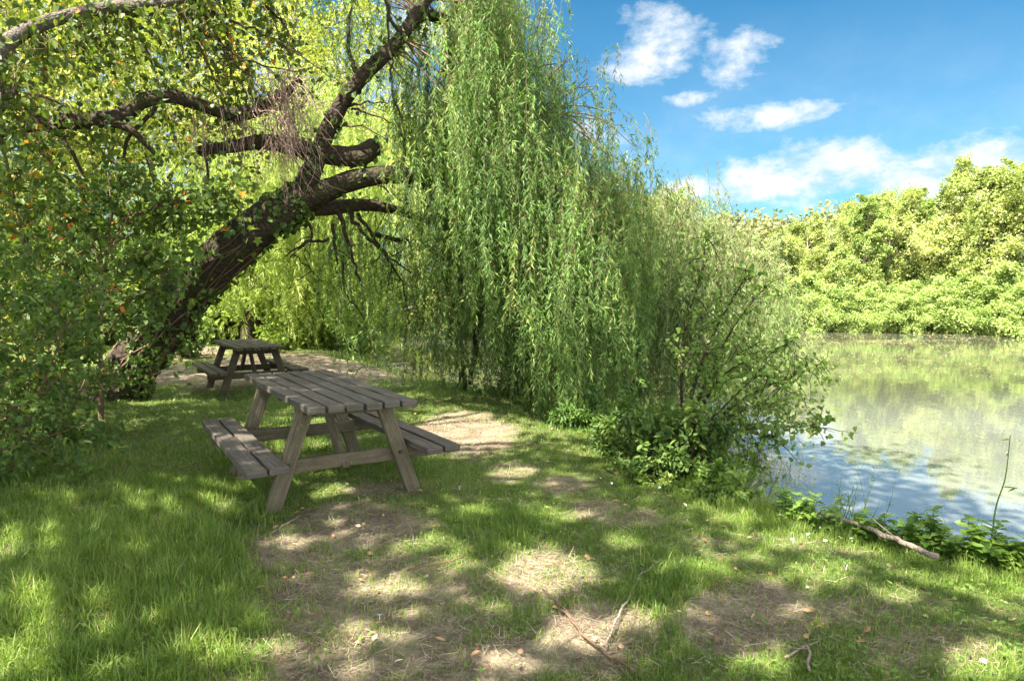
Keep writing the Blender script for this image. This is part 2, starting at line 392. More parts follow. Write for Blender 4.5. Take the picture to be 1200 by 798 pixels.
def scatter(n, y0, y1, r, pw=1.0, wide=.84):
    y = y0 + (y1 - y0) * r.random(n) ** pw
    x = (r.random(n) * 2 - 1) * (wide * y + .5)
    return x, y
r = np.random.default_rng(21)
sp = Soup()
for (n, y0, y1, wd, hm) in ((330000, 2.3, 6.0, .0034, 1.0), (300000, 5.8, 13.5, .006, 1.05), (60000, 13, 36, .022, 1.5)):
    x, y = scatter(n, y0, y1, r)
    sd = pond_sd(x, y)
    br = field(x, y, BARE, .55); br = np.clip(br * (.55 + .9 * fbm(x, y, 2.5, 4)), 0, 1)
    lg = field(x, y, LONG, .6)
    edge = ss(-.62, -.08, sd)
    cl = fbm(x, y, 3.3, 3); tuft = vnoise(x, y, 14)
    keep = (sd < .32) & (r.random(len(x)) < np.clip((1 - br) ** 1.6 + .04, 0, 1) * np.clip((cl - .22) * 2.3 + tuft * .6 - .1, .08, 1))
    x, y, br, lg, edge, cl, tuft, sd = [q[keep] for q in (x, y, br, lg, edge, cl, tuft, sd)]
    n = len(x)
    h = (.022 + .030 * cl + .025 * tuft ** 2 + .085 * lg * (.35 + tuft) + .11 * edge * (.25 + tuft * .8)) * r.uniform(.55, 1.35, n) * hm
    lean = np.clip(r.normal(.55, .28, n), .05, 1.1)
    tint = .40 + .5 * (fbm(x, y, 1.1, 3) - .5) + .14 * edge + .10 * lg + r.normal(0, .16, n) + .16 * br
    dry = r.random(n) < (.09 + .2 * br); tint = np.where(dry, .97, np.minimum(tint, .9))
    blades(sp, x, y, h, wd * r.uniform(.6, 1.3, n) * (1 + .5 * lg), lean, tint, r)
tag(sp.build('grass', M['grass']), 'short tufted green lawn grass growing over the pond bank', 'grass', kind='stuff')

sp = Soup()
x, y = scatter(170000, 2.3, 12, r, 1.25)
br = field(x, y, BARE, .7); sd = pond_sd(x, y)
keep = (sd < -.05) & (r.random(len(x)) < .16 + .84 * br); x, y = x[keep], y[keep]; n = len(x)
z = height(x, y) + r.uniform(.002, .022, n)
a = r.uniform(0, TAU, n); d = np.stack([np.cos(a), np.sin(a), r.normal(0, .22, n)], 1)
add_leaves(sp, np.stack([x, y, z], 1), d, np.tile([0, 0, 1.0], (n, 1)) + r.normal(0, .3, (n, 3)), r.uniform(.02, .085, n), r.uniform(.0013, .0032, n) * (.6 + y * .12),
           (np.array([(0, .5, 0), (0, -.5, 0), (1, .3, .0), (1, -.3, 0)]), [(0, 1, 3), (0, 3, 2)]), np.clip(r.normal(.45, .25, n), 0, 1))
tag(sp.build('dry_grass', M['straw']), 'pale dry grass clippings and straw lying on the worn patches', 'dry grass', kind='stuff')

sp = Soup()
x, y = scatter(16000, 2.3, 10, r, 1.1); sd = pond_sd(x, y); cl = fbm(x + 40, y, 1.6, 3); br = field(x, y, BARE, .55)
keep = (sd < -.1) & (cl + r.normal(0, .05, len(x)) > .50) & (r.random(len(x)) > br * .8); x, y = x[keep], y[keep]; n = len(x); a = r.uniform(0, TAU, n)
add_leaves(sp, np.stack([x, y, height(x, y) + r.uniform(.012, .05, n)], 1), np.stack([np.cos(a), np.sin(a), r.uniform(-.1, .5, n)], 1), np.tile([0, 0, 1.0], (n, 1)) + r.normal(0, .35, (n, 3)), r.uniform(.014, .035, n), r.uniform(.010, .022, n), T_OVAL, np.clip(r.normal(.45, .2, n), 0, 1))
tag(sp.build('clover', M['nettle']), 'small clover and daisy leaves growing flat among the grass', 'clover', kind='stuff')
sp = Soup()
x, y = scatter(4200, 2.3, 14, r, 1.1); sd = pond_sd(x, y); br = field(x, y, BARE, .7)
keep = (sd < -.2) & (r.random(len(x)) < .18 + .5 * br + .4 * (y > 8)); x, y = x[keep], y[keep]; n = len(x)
a = r.uniform(0, TAU, n)
add_leaves(sp, np.stack([x, y, height(x, y) + r.uniform(.008, .03, n)], 1), np.stack([np.cos(a), np.sin(a), r.normal(0, .25, n)], 1),
           np.tile([0, 0, 1.0], (n, 1)) + r.normal(0, .45, (n, 3)), r.uniform(.015, .05, n), r.uniform(.010, .028, n), T_OVAL, r.random(n))
tag(sp.build('fallen_leaves', M['litter']), 'small brown and tan fallen leaves scattered over the lawn', 'fallen leaves', kind='stuff')

# ------------------------------------------------------------------ picnic tables
def wood_mat(name, dark, mid, light, green):
    m, nt = mat(name)
    uv = N(nt, 'ShaderNodeUVMap')
    mp = N(nt, 'ShaderNodeMapping'); mp.inputs['Scale'].default_value = (1.4, 30, 1); nt.links.new(uv.outputs[0], mp.inputs[0])
    g = noise(nt, mp.outputs[0], 2.2, 8, .7, .5)
    mp2 = N(nt, 'ShaderNodeMapping'); mp2.inputs['Scale'].default_value = (6, 90, 1); nt.links.new(uv.outputs[0], mp2.inputs[0])
    g2 = noise(nt, mp2.outputs[0], 2.0, 4, .7)
    tc = N(nt, 'ShaderNodeTexCoord'); co = tc.outputs['Object']
    big = noise(nt, co, 3.5, 5, .65); spk = noise(nt, co, 60, 3, .8); lich = noise(nt, co, 9, 6, .75)
    c = ramp(nt, math_(nt, 'MULTIPLY_ADD', g2, .35, math_(nt, 'MULTIPLY', g, .65)), [(.34, dark), (.5, mid), (.67, light)])
    c = mixc(nt, ramp(nt, big, [(.40, (0, 0, 0)), (.75, (.55, .55, .55))]), c, dark)
    c = mixc(nt, ramp(nt, math_(nt, 'MULTIPLY_ADD', big, .4, math_(nt, 'MULTIPLY', lich, .6)), [(.52, (0, 0, 0)), (.66, (.6, .6, .6))]), c, green)
    c = mixc(nt, ramp(nt, math_(nt, 'MULTIPLY_ADD', spk, .55, math_(nt, 'MULTIPLY', lich, .45)), [(.57, (0, 0, 0)), (.66, (.6, .6, .6))]), c, (.30, .28, .22))
    pr = N(nt, 'ShaderNodeBsdfPrincipled'); pr.inputs['Roughness'].default_value = .78; pr.inputs['Specular IOR Level'].default_value = .3
    nt.links.new(c, pr.inputs['Base Color'])
    bp = N(nt, 'ShaderNodeBump'); bp.inputs['Strength'].default_value = .5; bp.inputs['Distance'].default_value = .006
    nt.links.new(math_(nt, 'ADD', g, math_(nt, 'MULTIPLY', g2, .5)), bp.inputs['Height']); nt.links.new(bp.outputs[0], pr.inputs['Normal'])
    o = N(nt, 'ShaderNodeOutputMaterial'); nt.links.new(pr.outputs[0], o.inputs['Surface'])
    return m
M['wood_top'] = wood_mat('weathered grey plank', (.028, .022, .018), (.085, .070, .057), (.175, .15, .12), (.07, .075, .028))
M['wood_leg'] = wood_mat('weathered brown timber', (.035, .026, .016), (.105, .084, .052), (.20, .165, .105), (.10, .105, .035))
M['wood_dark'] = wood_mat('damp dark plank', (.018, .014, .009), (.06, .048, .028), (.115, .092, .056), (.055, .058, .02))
m, nt = mat('rusty bolt')
pr = N(nt, 'ShaderNodeBsdfPrincipled'); pr.inputs['Base Color'].default_value = (.06, .045, .035, 1); pr.inputs['Metallic'].default_value = .6; pr.inputs['Roughness'].default_value = .7
o_ = N(nt, 'ShaderNodeOutputMaterial'); nt.links.new(pr.outputs[0], o_.inputs['Surface']); M['bolt'] = m

import bmesh
from mathutils import Vector, Matrix
def board(bm, p0, p1, up, w, t, r, trim=None, bev=.006):
    """a timber from p0 to p1, w wide (across), t thick along up; slightly warped, edges worn; uv runs along the grain"""
    p0, p1, up = Vector(p0), Vector(p1), Vector(up).normalized()
    d = (p1 - p0); L = d.length; d.normalize(); s = d.cross(up).normalized(); up = s.cross(d).normalized()
    tmp = bmesh.new()
    nseg = max(2, int(L / .16)); rows = []
    for i in range(nseg + 1):
        u = i / nseg
        off = up * (r.normal(0, .0012)) + s * r.normal(0, .0012)
        c = p0 + d * (L * u) + off
        rows.append([tmp.verts.new(c + s * (a * w / 2) + up * (b * t / 2)) for a, b in ((-1, -1), (1, -1), (1, 1), (-1, 1))])
    for i in range(nseg):
        for j in range(4):
            tmp.faces.new((rows[i][j], rows[i][(j + 1) % 4], rows[i + 1][(j + 1) % 4], rows[i + 1][j]))
    tmp.faces.new(rows[0][::-1]); tmp.faces.new(rows[-1])
    if trim is not None:                                       # saw both ends level
        for v in rows[0]: v.co += d * ((trim[0] - v.co.z) / d.z)
        for v in rows[-1]: v.co += d * ((trim[1] - v.co.z) / d.z)
    bmesh.ops.recalc_face_normals(tmp, faces=tmp.faces)
    ed = [e for e in tmp.edges if len(e.link_faces) == 2 and e.calc_face_angle(0) > .6]
    bmesh.ops.bevel(tmp, geom=ed, offset=bev, segments=2, affect='EDGES', profile=.5)
    uvl = tmp.loops.layers.uv.new('UVMap'); o = r.uniform(0, 50)
    for f in tmp.faces:
        top = abs(f.normal.dot(up)) > .6
        for l in f.loops:
            q = l.vert.co - p0
            l[uvl].uv = (q.dot(d) + o, (q.dot(s) if top else q.dot(up) + .3) + o * 1.7)
    me = bpy.data.meshes.new('tmp'); tmp.to_mesh(me); tmp.free(); bm.from_mesh(me); bpy.data.meshes.remove(me)
def finish(bm, name, m, parent):
    me = bpy.data.meshes.new(name); bm.to_mesh(me); bm.free(); me.materials.append(m)
    o = bpy.data.objects.new(name, me); o.parent = parent; COL.objects.link(o); return o

def picnic_table(loc, yaw, label, mt, ml, seed):
    r = np.random.default_rng(seed)
    root = empty('picnic_table', loc, label, 'picnic table', 'picnic tables on the pond bank', yaw)
    L, W, ZT, TH = 2.076, .712, .77, .046
    bm = bmesh.new(); n = 6; gap = .017; pw = (W - gap * (n - 1)) / n
    for i in range(n):
        yy = -W / 2 + pw / 2 + i * (pw + gap); e = r.uniform(-.012, .012)
        board(bm, (-L / 2 + e, yy, ZT - TH / 2 + r.normal(0, .0025)), (L / 2 + e, yy, ZT - TH / 2 + r.normal(0, .0025)), (0, 0, 1), pw, TH, r)
    finish(bm, 'tabletop', mt, root)
    for s in (-1, 1):
        bm = bmesh.new(); bl = 1.958
        for i in range(2):
            yy = s * (.71 - .058 - i * .133); e = r.uniform(-.012, .012)
            board(bm, (-bl / 2 + e, yy, .41 - .023 + r.normal(0, .002)), (bl / 2 + e, yy, .41 - .023 + r.normal(0, .002)), (0, 0, 1), .116, .046, r)
        finish(bm, 'bench_seat', mt, root)
    xf = L / 2 - .41
    for fx in (-1, 1):
        X = fx * xf
        for s in (-1, 1):
            bm = bmesh.new(); 
            board(bm, (X, s * .520, -.04), (X, s * .258, ZT - TH), (1, 0, 0), .104, .046, r, trim=(-.05, ZT - TH - .002))
            lg = finish(bm, 'leg', ml, root)
            for zz in (.335, .672):
                yy = s * (.520 - .262 * (zz + .04) / .764)
                bm = bmesh.new()
                bmesh.ops.create_cone(bm, cap_ends=True, segments=14, radius1=.017, radius2=.013, depth=.012,
                                      matrix=Matrix.Translation((X + fx * .028, yy, zz)) @ Matrix.Rotation(fx * math.pi / 2, 4, 'Y'))
                finish(bm, 'bolt', M['bolt'], lg)
        bm = bmesh.new(); board(bm, (X - fx * .047, -.690, .315), (X - fx * .047, .690, .315), (1, 0, 0), .094, .044, r); finish(bm, 'seat_beam', ml, root)
        bm = bmesh.new(); board(bm, (X - fx * .047, -.325, .678), (X - fx * .047, .325, .678), (1, 0, 0), .088, .044, r); finish(bm, 'top_beam', ml, root)
        bm = bmesh.new(); board(bm, (X - fx * .092, 0, .31), (fx * .10, 0, ZT - TH), (0, 1, 0), .09, .044, r, trim=(.27, ZT - TH - .002)); finish(bm, 'brace', ml, root)
    bm = bmesh.new(); board(bm, (0, -.31, ZT - TH - .024), (0, .31, ZT - TH - .024), (0, 0, 1), .07, .044, r); finish(bm, 'batten', ml, root)
    return root
picnic_table((-1.473, 5.138, .0), 2.123, 'weathered grey picnic table with attached benches standing nearest, bare soil at its feet', M['wood_top'], M['wood_leg'], 3)
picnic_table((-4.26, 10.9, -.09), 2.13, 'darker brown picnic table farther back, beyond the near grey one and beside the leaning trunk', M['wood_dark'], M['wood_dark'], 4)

# ------------------------------------------------------------------ procedural trees
def branchy(r, base, d, length, rad, steps=6, wob=.25, lift=0.0):
    p = [np.array(base, float)]; d = np.array(d, float)
    for i in range(steps):
        d = norm(d + r.normal(0, wob, 3) / steps ** .5 + np.array([0, 0, lift / steps]))
        p.append(p[-1] + d * length / steps)
    return np.array(p), np.linspace(rad, rad * .35, steps + 1)

def gen_tree(seed, h, cr, clear, n1, n2, n3, per, L, W, T, stems=1, droop=0.0, shape='round', spread=.18, tr=None, up=.6, tvar=.16, lean=(0, 0)):
    """trunk, limbs, branches and twigs, leaves along the twigs; returns wood and leaf soups round the origin"""
    r = np.random.default_rng(seed)
    wood, leaf = Soup(), Soup()
    tr = tr or h * .018
    for st in range(stems):
        a0 = r.uniform(0, TAU); out = .25 * (stems > 1)
        td = norm(np.array([math.cos(a0) * out * r.uniform(.5, 2) + lean[0], math.sin(a0) * out * r.uniform(.5, 2) + lean[1], 1.0]))
        hh = h * r.uniform(.75, 1.0) if stems > 1 else h
        b0 = np.array([math.cos(a0), math.sin(a0), 0]) * (cr * .10 * (stems > 1)); b0[2] = -.15
        tp, trd = branchy(r, b0, td, hh * .93, tr / stems ** .4, 9, .22, .25)
        tube(wood, tp, trd, 7 if stems == 1 else 5, .10, r=r)
        if stems > 1: tube(wood, np.array([(0, 0, -.22), b0 * .5 + [0, 0, -.12], tp[1] * .3 + b0 * .7]), [trd[0] * 1.5, trd[0] * 1.2, trd[0]], 5, r=r)      # the stems share one root stock
        for i in range(n1):
            t = clear + (1 - clear) * ((i + r.random()) / n1)
            k = t * 9; i0 = min(int(k), 8); b = tp[i0] + (tp[i0 + 1] - tp[i0]) * (k - i0)
            az = i * 2.39996 + r.uniform(-.4, .4)
            u = (t - clear) / (1 - clear)
            if shape == 'round': prof = math.sqrt(max(.04, 1 - (1.75 * (u - .38)) ** 2 * .55))
            elif shape == 'cone': prof = 1.05 - .85 * u
            else: prof = .9 - .35 * u
            ln = cr * prof * r.uniform(.7, 1.15)
            d = norm(np.array([math.cos(az), math.sin(az), up * (.2 + 1.3 * u) - droop]))
            lp, lr = branchy(r, b, d, ln, trd[i0] * .5, 5, .35, .15 - droop)
            tube(wood, lp, lr, 4, r=r, cap=False)
            tt = float(np.clip(.5 + r.normal(0, tvar), 0, 1))
            for j in range(n2):
                w = .25 + .75 * (j + r.random()) / n2; k2 = w * 5; j0 = min(int(k2), 4); b2 = lp[j0] + (lp[j0 + 1] - lp[j0]) * (k2 - j0)
                d2 = norm(norm(lp[j0 + 1] - lp[j0]) * .7 + r.normal(0, .6, 3) + np.array([0, 0, .15 - droop]))
                bp_, br_ = branchy(r, b2, d2, ln * r.uniform(.25, .5), lr[j0] * .55, 3, .4)
                tube(wood, bp_, br_, 3, r=r, cap=False)
                t2 = tt + r.normal(0, tvar * .6)
                for q in range(n3):
                    b3 = bp_[r.integers(1, 4)]
                    d3 = norm(norm(bp_[-1] - bp_[0]) * .5 + r.normal(0, .6, 3) + np.array([0, 0, .1 - droop]))
                    l3 = ln * r.uniform(.12, .28)
                    s = r.random(per)
                    pp = b3 + d3 * (s * l3)[:, None] + r.normal(0, l3 * spread, (per, 3)) - np.array([0, 0, 1.0]) * (s ** 2 * l3 * .3)[:, None]
                    dd = norm(d3 + r.normal(0, .8, (per, 3)) + np.array([0, 0, -.35]))
                    nn = r.normal(0, .7, (per, 3)) + np.array([0, 0, .9])
                    add_leaves(leaf, pp, dd, nn, L * r.uniform(.6, 1.3, per), W * r.uniform(.6, 1.3, per), T, t2 + r.normal(0, .17, per))
    return wood, leaf
def tree_thing(name, loc, label, cat, wood, leaf, mw, ml, group=None, rz=0.0, sc=1.0, stem='trunk'):
    root = empty(name, loc, label, cat, group, rz); root.scale = (sc, sc, sc) if np.isscalar(sc) else sc
    wood.build(stem, mw, root, smooth=True); leaf.build('crown' if stem == 'trunk' else 'foliage', ml, root)
    return root
# ---- far bank
FARPX = 32
protos = []
specs = [  # seed,h,cr,clear,shape,mat
    (101, 7.6, 2.7, .12, 'round', 'bank'), (102, 8.4, 2.4, .10, 'cone', 'bank_green'), (103, 7.2, 3.0, .08, 'round', 'bank'), (104, 6.6, 2.6, .1, 'tall', 'bank_pale')]
def far_tree(i, loc, rz, sc, label, group):
    if len(protos) <= i:
        s = specs[i]
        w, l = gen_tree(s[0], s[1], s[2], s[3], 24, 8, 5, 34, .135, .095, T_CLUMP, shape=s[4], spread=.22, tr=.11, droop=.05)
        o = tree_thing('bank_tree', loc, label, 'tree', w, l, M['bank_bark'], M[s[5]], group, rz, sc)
        protos.append(o); return o
    o = copy_tree(protos[i]); o.location = tuple(loc); o.rotation_euler = (0, 0, rz); o.scale = (sc, sc, sc) if np.isscalar(sc) else sc
    o['label'] = label; o['group'] = group
    return o
GB = 'trees along the far bank'
fr = [ # px, photo top y, depth, kind, label
    (905, 285, 37, 3, 'pale blossom tinged tree on the far bank just right of the waterside alder'),
    (948, 268, 37, 0, 'rounded yellow green tree on the far bank below the dull hilltop wood'),
    (1003, 222, 35.5, 1, 'narrow spire topped tree standing highest at the middle of the far bank'),
    (1045, 240, 35.5, 2, 'broad bushy tree on the far bank close right of the spire topped tree'),
    (1090, 205, 35, 1, 'tall green pointed tree on the far bank, second spire from the left'),
    (1130, 212, 34, 0, 'full rounded yellow green tree on the far bank left of the frame edge trees'),
    (1172, 210, 33, 3, 'pale cream flecked tree second from the right edge of the far bank'),
    (1215, 206, 32, 2, 'big bright tree at the right edge of the frame on the far bank'),
]
for i, (px, py, Y, kd, lb) in enumerate(fr):
    g = P(px, 380, Y + 1.2); z0 = hz(g[0], g[1])
    top = P(px, py, Y + 1.2)[2]
    if len(protos) <= kd:
        while len(protos) < kd:                                   # the kinds in order
            k0 = len(protos); o = far_tree(k0, (4 + 2.5 * k0, 41 + k0, hz(4 + 2.5 * k0, 41 + k0)), 1.0 + k0, 1.0, 'yellow green tree in the mass behind the front row on the far bank', GB)
    far_tree(kd, (g[0], g[1], z0), rng.uniform(0, TAU), (top - z0) / (specs[kd][1] * .98), lb, GB)
back_lab = 'yellow green tree in the mass behind the front row on the far bank'
for i in range(34):
    px = rng.uniform(560, 1290); Y = rng.uniform(39, 58); p = P(px, 380, Y); z0 = hz(p[0], p[1])
    if pond_sd(p[0], p[1]) > -1: continue
    py = np.interp(px, [560, 700, 800, 860, 930, 985, 1040, 1110, 1200, 1300], [250, 250, 255, 262, 268, 255, 240, 222, 212, 206]) + rng.uniform(0, 22)
    kd = int(rng.integers(0, 4)); top = P(px, py, Y)[2]
    far_tree(kd, (p[0], p[1], z0), rng.uniform(0, TAU), max(.6, (top - z0) / (specs[kd][1] * .98)), back_lab, GB)
# bushes at the far waterline
w, l = gen_tree(130, 2.6, 1.7, .02, 9, 6, 5, 26, .125, .09, T_CLUMP, stems=3, shape='round', spread=.28, tr=.06, droop=.25)
bush0 = None
for i, px in enumerate(np.arange(875, 1260, 14)):
    Y = np.interp(px, [880, 1000, 1100, 1200, 1260], [35.4, 34.7, 33.6, 30.6, 28.8]) + rng.uniform(-.3, .5)
    p = P(px + rng.uniform(-6, 6), 392, Y); s = rng.uniform(.5, 1.05); loc = (p[0], p[1], max(hz(p[0], p[1]), WZ - .1) - .05)
    lab = 'low green bush overhanging the waterline of the far bank'
    if bush0 is None:
        bush0 = tree_thing('bank_bush', loc, lab, 'bush', w, l, M['bank_bark'], M['bank_green'], 'bushes along the far waterline', 0, s, 'stem')
        o = bush0
    else:
        o = copy_tree(bush0); o.location = loc; o.rotation_euler = (0, 0, rng.uniform(0, TAU)); o.scale = (s, s, s * rng.uniform(.8, 1.2))
# wooded hill far behind: one mass
sp = Soup()
n = 500
hx = rng.uniform(-10, 130, n); hy = rng.uniform(75, 140, n); zz = height(hx, hy)
for x0, y0, z0 in zip(hx, hy, zz):
    R = rng.uniform(2.0, 3.6); m_ = 130; q = rdirs(m_) * (rng.random((m_, 1)) ** .4) * R * np.array([1, 1, 1.15]); q[:, 2] += R * 1.1
    add_leaves(sp, q + np.array([x0, y0, z0]), rdirs(m_), rdirs(m_) + np.array([0, -.3, .6]), rng.uniform(.5, .95, m_), rng.uniform(.4, .7, m_), T_CLUMP, np.clip(rng.normal(.5, .2) + rng.normal(0, .15, m_), 0, 1))
tag(sp.build('hill_wood', M['hill']), 'dull green wood covering the low hill far behind the pond', 'wood', kind='stuff')

# ------------------------------------------------------------------ leaning willow
WB = P(140, 466, 9.7); WB[2] = hz(WB[0], WB[1])
W1 = empty('weeping_willow', WB, 'big leaning willow with ivy covered trunk arching right, its leaf curtain hanging over the bank', 'willow tree')
def pp(*l): return [np.append(P(a, b, y), rr) for (a, b, y, rr) in l]
def limb(name, pts, mtl, k=12, rough=.10, parent=W1, org=WB, step=.12):
    c = crom(np.array(pts), step); s = Soup(); tube(s, c[:, :3], c[:, 3], k, rough); s.build(name, mtl, parent, org, smooth=True); return c[:, :3]
flare = pp((128, 492, 9.75, .47), (137, 462, 9.7, .36), (160, 422, 9.6, .315), (190, 383, 9.5, .30), (225, 340, 9.4, .29), (262, 302, 9.2, .28), (300, 268, 9.0, .26), (335, 245, 8.9, .25), (362, 228, 8.9, .20))
trunk_c = limb('trunk', flare, M['bark'], 22, .11)
LA = limb('branch', pp((345, 240, 8.9, 0.136), (368, 195, 8.8, 0.120), (383, 155, 8.7, 0.108), (402, 120, 8.6, 0.096), (425, 90, 8.5, 0.088), (458, 58, 8.5, 0.080), (482, 30, 8.6, 0.072), (500, 18, 8.8, 0.068), (535, 32, 9.1, 0.064), (565, 62, 9.3, 0.056), (600, 100, 9.4, 0.048), (630, 132, 9.4, 0.036)), M['bark'])
LA2 = limb('branch', pp((470, 45, 8.5, .08), (500, 0, 8.7, .07), (540, -40, 9.0, .06), (580, -30, 9.4, .045), (600, 25, 9.6, .03)), M['bark'])
LB = limb('branch', pp((350, 238, 8.9, .17), (385, 222, 8.9, .14), (420, 210, 8.9, .125), (465, 205, 9.0, .115), (520, 215, 9.2, .10), (580, 235, 9.5, .08), (640, 262, 9.8, .06), (690, 300, 10, .04)), M['bark'])
LC = limb('branch', pp((345, 246, 8.95, .12), (385, 243, 9.2, .10), (430, 240, 9.4, .085), (470, 248, 9.6, .06), (530, 268, 9.9, .045), (590, 290, 10.1, .03)), M['bark'])
LD = limb('branch', pp((230, 177, 8.4, .05), (265, 173, 8.5, .07), (310, 166, 8.6, .09), (345, 172, 8.7, .11), (380, 181, 8.8, .125), (415, 184, 8.9, .13), (432, 178, 8.95, .13), (441, 168, 9.0, .09)), M['bark'])
LE = limb('branch', pp((0, 156, 7.6, .085), (40, 145, 7.7, .09), (95, 142, 7.8, .095), (140, 137, 7.9, .09), (165, 120, 8.0, .085), (200, 113, 8.1, .085), (240, 125, 8.3, .08), (275, 135, 8.4, .08), (305, 126, 8.5, .07), (335, 110, 8.6, .055), (352, 90, 8.6, .03)), M['bark'])
LE2 = limb('branch', pp((95, 142, 7.8, .07), (140, 146, 7.8, .05), (160, 158, 7.8, .035), (190, 190, 7.9, .02)), M['bark'], 8)
# a dark broken stem and the drooping dead boughs under the crown
sp = Soup()
for l in [((395, 246, 9.2, .04), (404, 270, 9.2, .03), (412, 300, 9.3, .02), (424, 335, 9.4, .012)),
          ((408, 246, 9.3, .035), (428, 275, 9.3, .025), (455, 300, 9.4, .018), (482, 320, 9.5, .012)),
          ((420, 250, 9.4, .03), (445, 290, 9.4, .02), (470, 330, 9.6, .012), (480, 380, 9.7, .008)),
          ((385, 280, 9.2, .025), (360, 285, 9.3, .018), (335, 300, 9.4, .010)), ((343, 298, 9.3, .012), (360, 312, 9.3, .010), (380, 330, 9.3, .006)), ((365, 318, 9.3, .01), (350, 328, 9.3, .006)),
          ((362, 262, 9.0, .025), (366, 275, 9.0, .018), (355, 290, 9, .01)),
          ((390, 262, 9.3, .03), (392, 290, 9.3, .02), (396, 310, 9.4, .012)), ((402, 300, 9.4, .02), (405, 340, 9.5, .014), (425, 370, 9.6, .008)),
          ((440, 275, 9.6, .035), (500, 290, 9.9, .03), (545, 320, 10, .03), (540, 380, 10.2, .03), (545, 460, 10.4, .035)),
          ((570, 240, 9.8, .05), (568, 300, 10, .045), (560, 370, 10.2, .04), (552, 450, 10.3, .04)), ((630, 260, 9.8, .04), (640, 330, 9.9, .03), (610, 400, 10.2, .02)),
          ((455, 0, 8.2, .016), (457, 60, 8.2, .014), (460, 110, 8.25, .014), (470, 140, 8.3, .012), (474, 180, 8.3, .010), (472, 215, 8.3, .006)),
          ((420, 110, 8.6, .04), (415, 80, 8.6, .03), (408, 40, 8.6, .02), (415, -10, 8.7, .012)),
          ((408, 125, 8.6, .02), (430, 118, 8.5, .012), (455, 122, 8.5, .006)), ((412, 128, 8.6, .014), (440, 135, 8.5, .01), (470, 150, 8.5, .005)),
          ((396, 150, 8.7, .015), (425, 148, 8.6, .01), (455, 165, 8.6, .005)), ((480, 240, 9.0, .018), (455, 225, 8.8, .012), (425, 200, 8.7, .008), (412, 190, 8.7, .005)),
          ((230, 5, 7.8, .022), (270, 25, 7.9, .016), (330, 50, 8, .010), (400, 100, 8.1, .006)), ((200, 0, 7.7, .018), (240, 40, 7.8, .014), (290, 70, 7.8, .012), (350, 85, 7.9, .006)),
          ((245, 40, 7.9, .012), (280, 80, 7.9, .008), (310, 110, 8, .004)), ((305, 0, 8.4, .02), (330, 25, 8.4, .014), (345, 50, 8.4, .008)), ((170, 180, 8, .012), (182, 215, 8, .010), (200, 260, 8.1, .005)),
          ((240, 180, 8.5, .02), (245, 220, 8.5, .015), (238, 260, 8.5, .01)), ((182, 125, 8, .03), (150, 165, 8, .02), (140, 205, 8, .012), (120, 245, 8, .006)), ((60, 145, 7.7, .03), (90, 190, 7.7, .02), (100, 240, 7.7, .01)),
          ((470, 40, 8.5, .03), (455, 15, 8.5, .02), (440, -20, 8.5, .012))]:
    c = crom(np.array(pp(*l)), .1)
    c[1:-1, :3] += rng.normal(0, .012, (len(c) - 2, 3))
    tube(sp, c[:, :3], c[:, 3], 5, .1)
    for q in range(3):
        i = rng.integers(len(c) // 3, len(c)); b_, r_ = branchy(rng, c[i, :3], norm(rng.normal(0, 1, 3) + [0, 0, -.5]), rng.uniform(.2, .6), max(c[i, 3] * .5, .003), 4, .6)
        tube(sp, b_, r_, 3, cap=False)
sp.build('bough', M['bark'], W1, WB, smooth=True)
# bunch of dead brown twigs hanging off the upper limb
sp = Soup()
for i in range(125):
    a = P(rng.normal(328, 20), rng.uniform(75, 150), rng.normal(8.3, .2)); e = P(rng.normal(345, 27), rng.uniform(130, 235), rng.normal(8.2, .25))
    c = crom(np.array([a, a * .5 + e * .5 + rng.normal(0, .12, 3) + [0, 0, .05], e]), .08); c[1:] += np.cumsum(rng.normal(0, .012, (len(c) - 1, 3)), 0)
    tube(sp, c, np.linspace(.005, .002, len(c)), 3, cap=False)
for i in range(90):
    px = rng.uniform(225, 345); a = P(px, rng.uniform(120, 150), rng.normal(8.3, .15)); e = a - np.array([rng.normal(0, .05), 0, rng.uniform(.3, 1.0)])
    c = crom(np.array([a, e]), .1); c[1:] += rng.normal(0, .01, (len(c) - 1, 3)); tube(sp, c, np.linspace(.004, .0015, len(c)), 3, cap=False)
tag(sp.build('dead_twigs', M['dead'], W1, WB), 'bunch of hanging bare pinkish brown dead twigs')

def strand(leaf, twig, a, out, L, r, tint, llen=.09, dens=45, arch=.35, thick=.0028):
    m_ = max(4, int(L / .12)); s = np.linspace(0, L, m_)
    ph = r.uniform(0, TAU, 2); w = r.uniform(.6, 2.2)
    x = arch * (1 - np.exp(-s / .45))
    side = np.array([-out[1], out[0], 0])
    c = a + out * (x + .08 * np.sin(s * w + ph[0]))[:, None] + side * (.10 * np.sin(s * w * .8 + ph[1]) * np.minimum(s, 1))[:, None]
    c[:, 2] -= np.maximum(s - .55 * arch * (1 - np.exp(-s / .3)), 0) - .12 * arch * np.sin(np.minimum(s / .3, math.pi))
    tube(twig, c, np.linspace(thick, .0012, m_), 3, cap=False)
    n = int(L * dens); t = r.random(n) ** .85 * (m_ - 1); i = np.minimum(t.astype(int), m_ - 2)
    pos = c[i] + (c[i + 1] - c[i]) * (t - i)[:, None]
    tg = norm(c[i + 1] - c[i])
    a2 = r.uniform(0, TAU, n); rad = np.stack([np.cos(a2), np.sin(a2), np.zeros(n)], 1)
    d = tg * r.uniform(.45, 1.0, n)[:, None] + rad * r.uniform(.3, 1.15, n)[:, None] + np.array([0, 0, -.2])
    add_leaves(leaf, pos, d, np.cross(d, rad) + r.normal(0, .5, (n, 3)) + np.array([0, 0, .3]), llen * r.uniform(.55, 1.25, n), llen * .135 * r.uniform(.7, 1.3, n), T_WILLOW,
               tint + r.normal(0, .14, n))

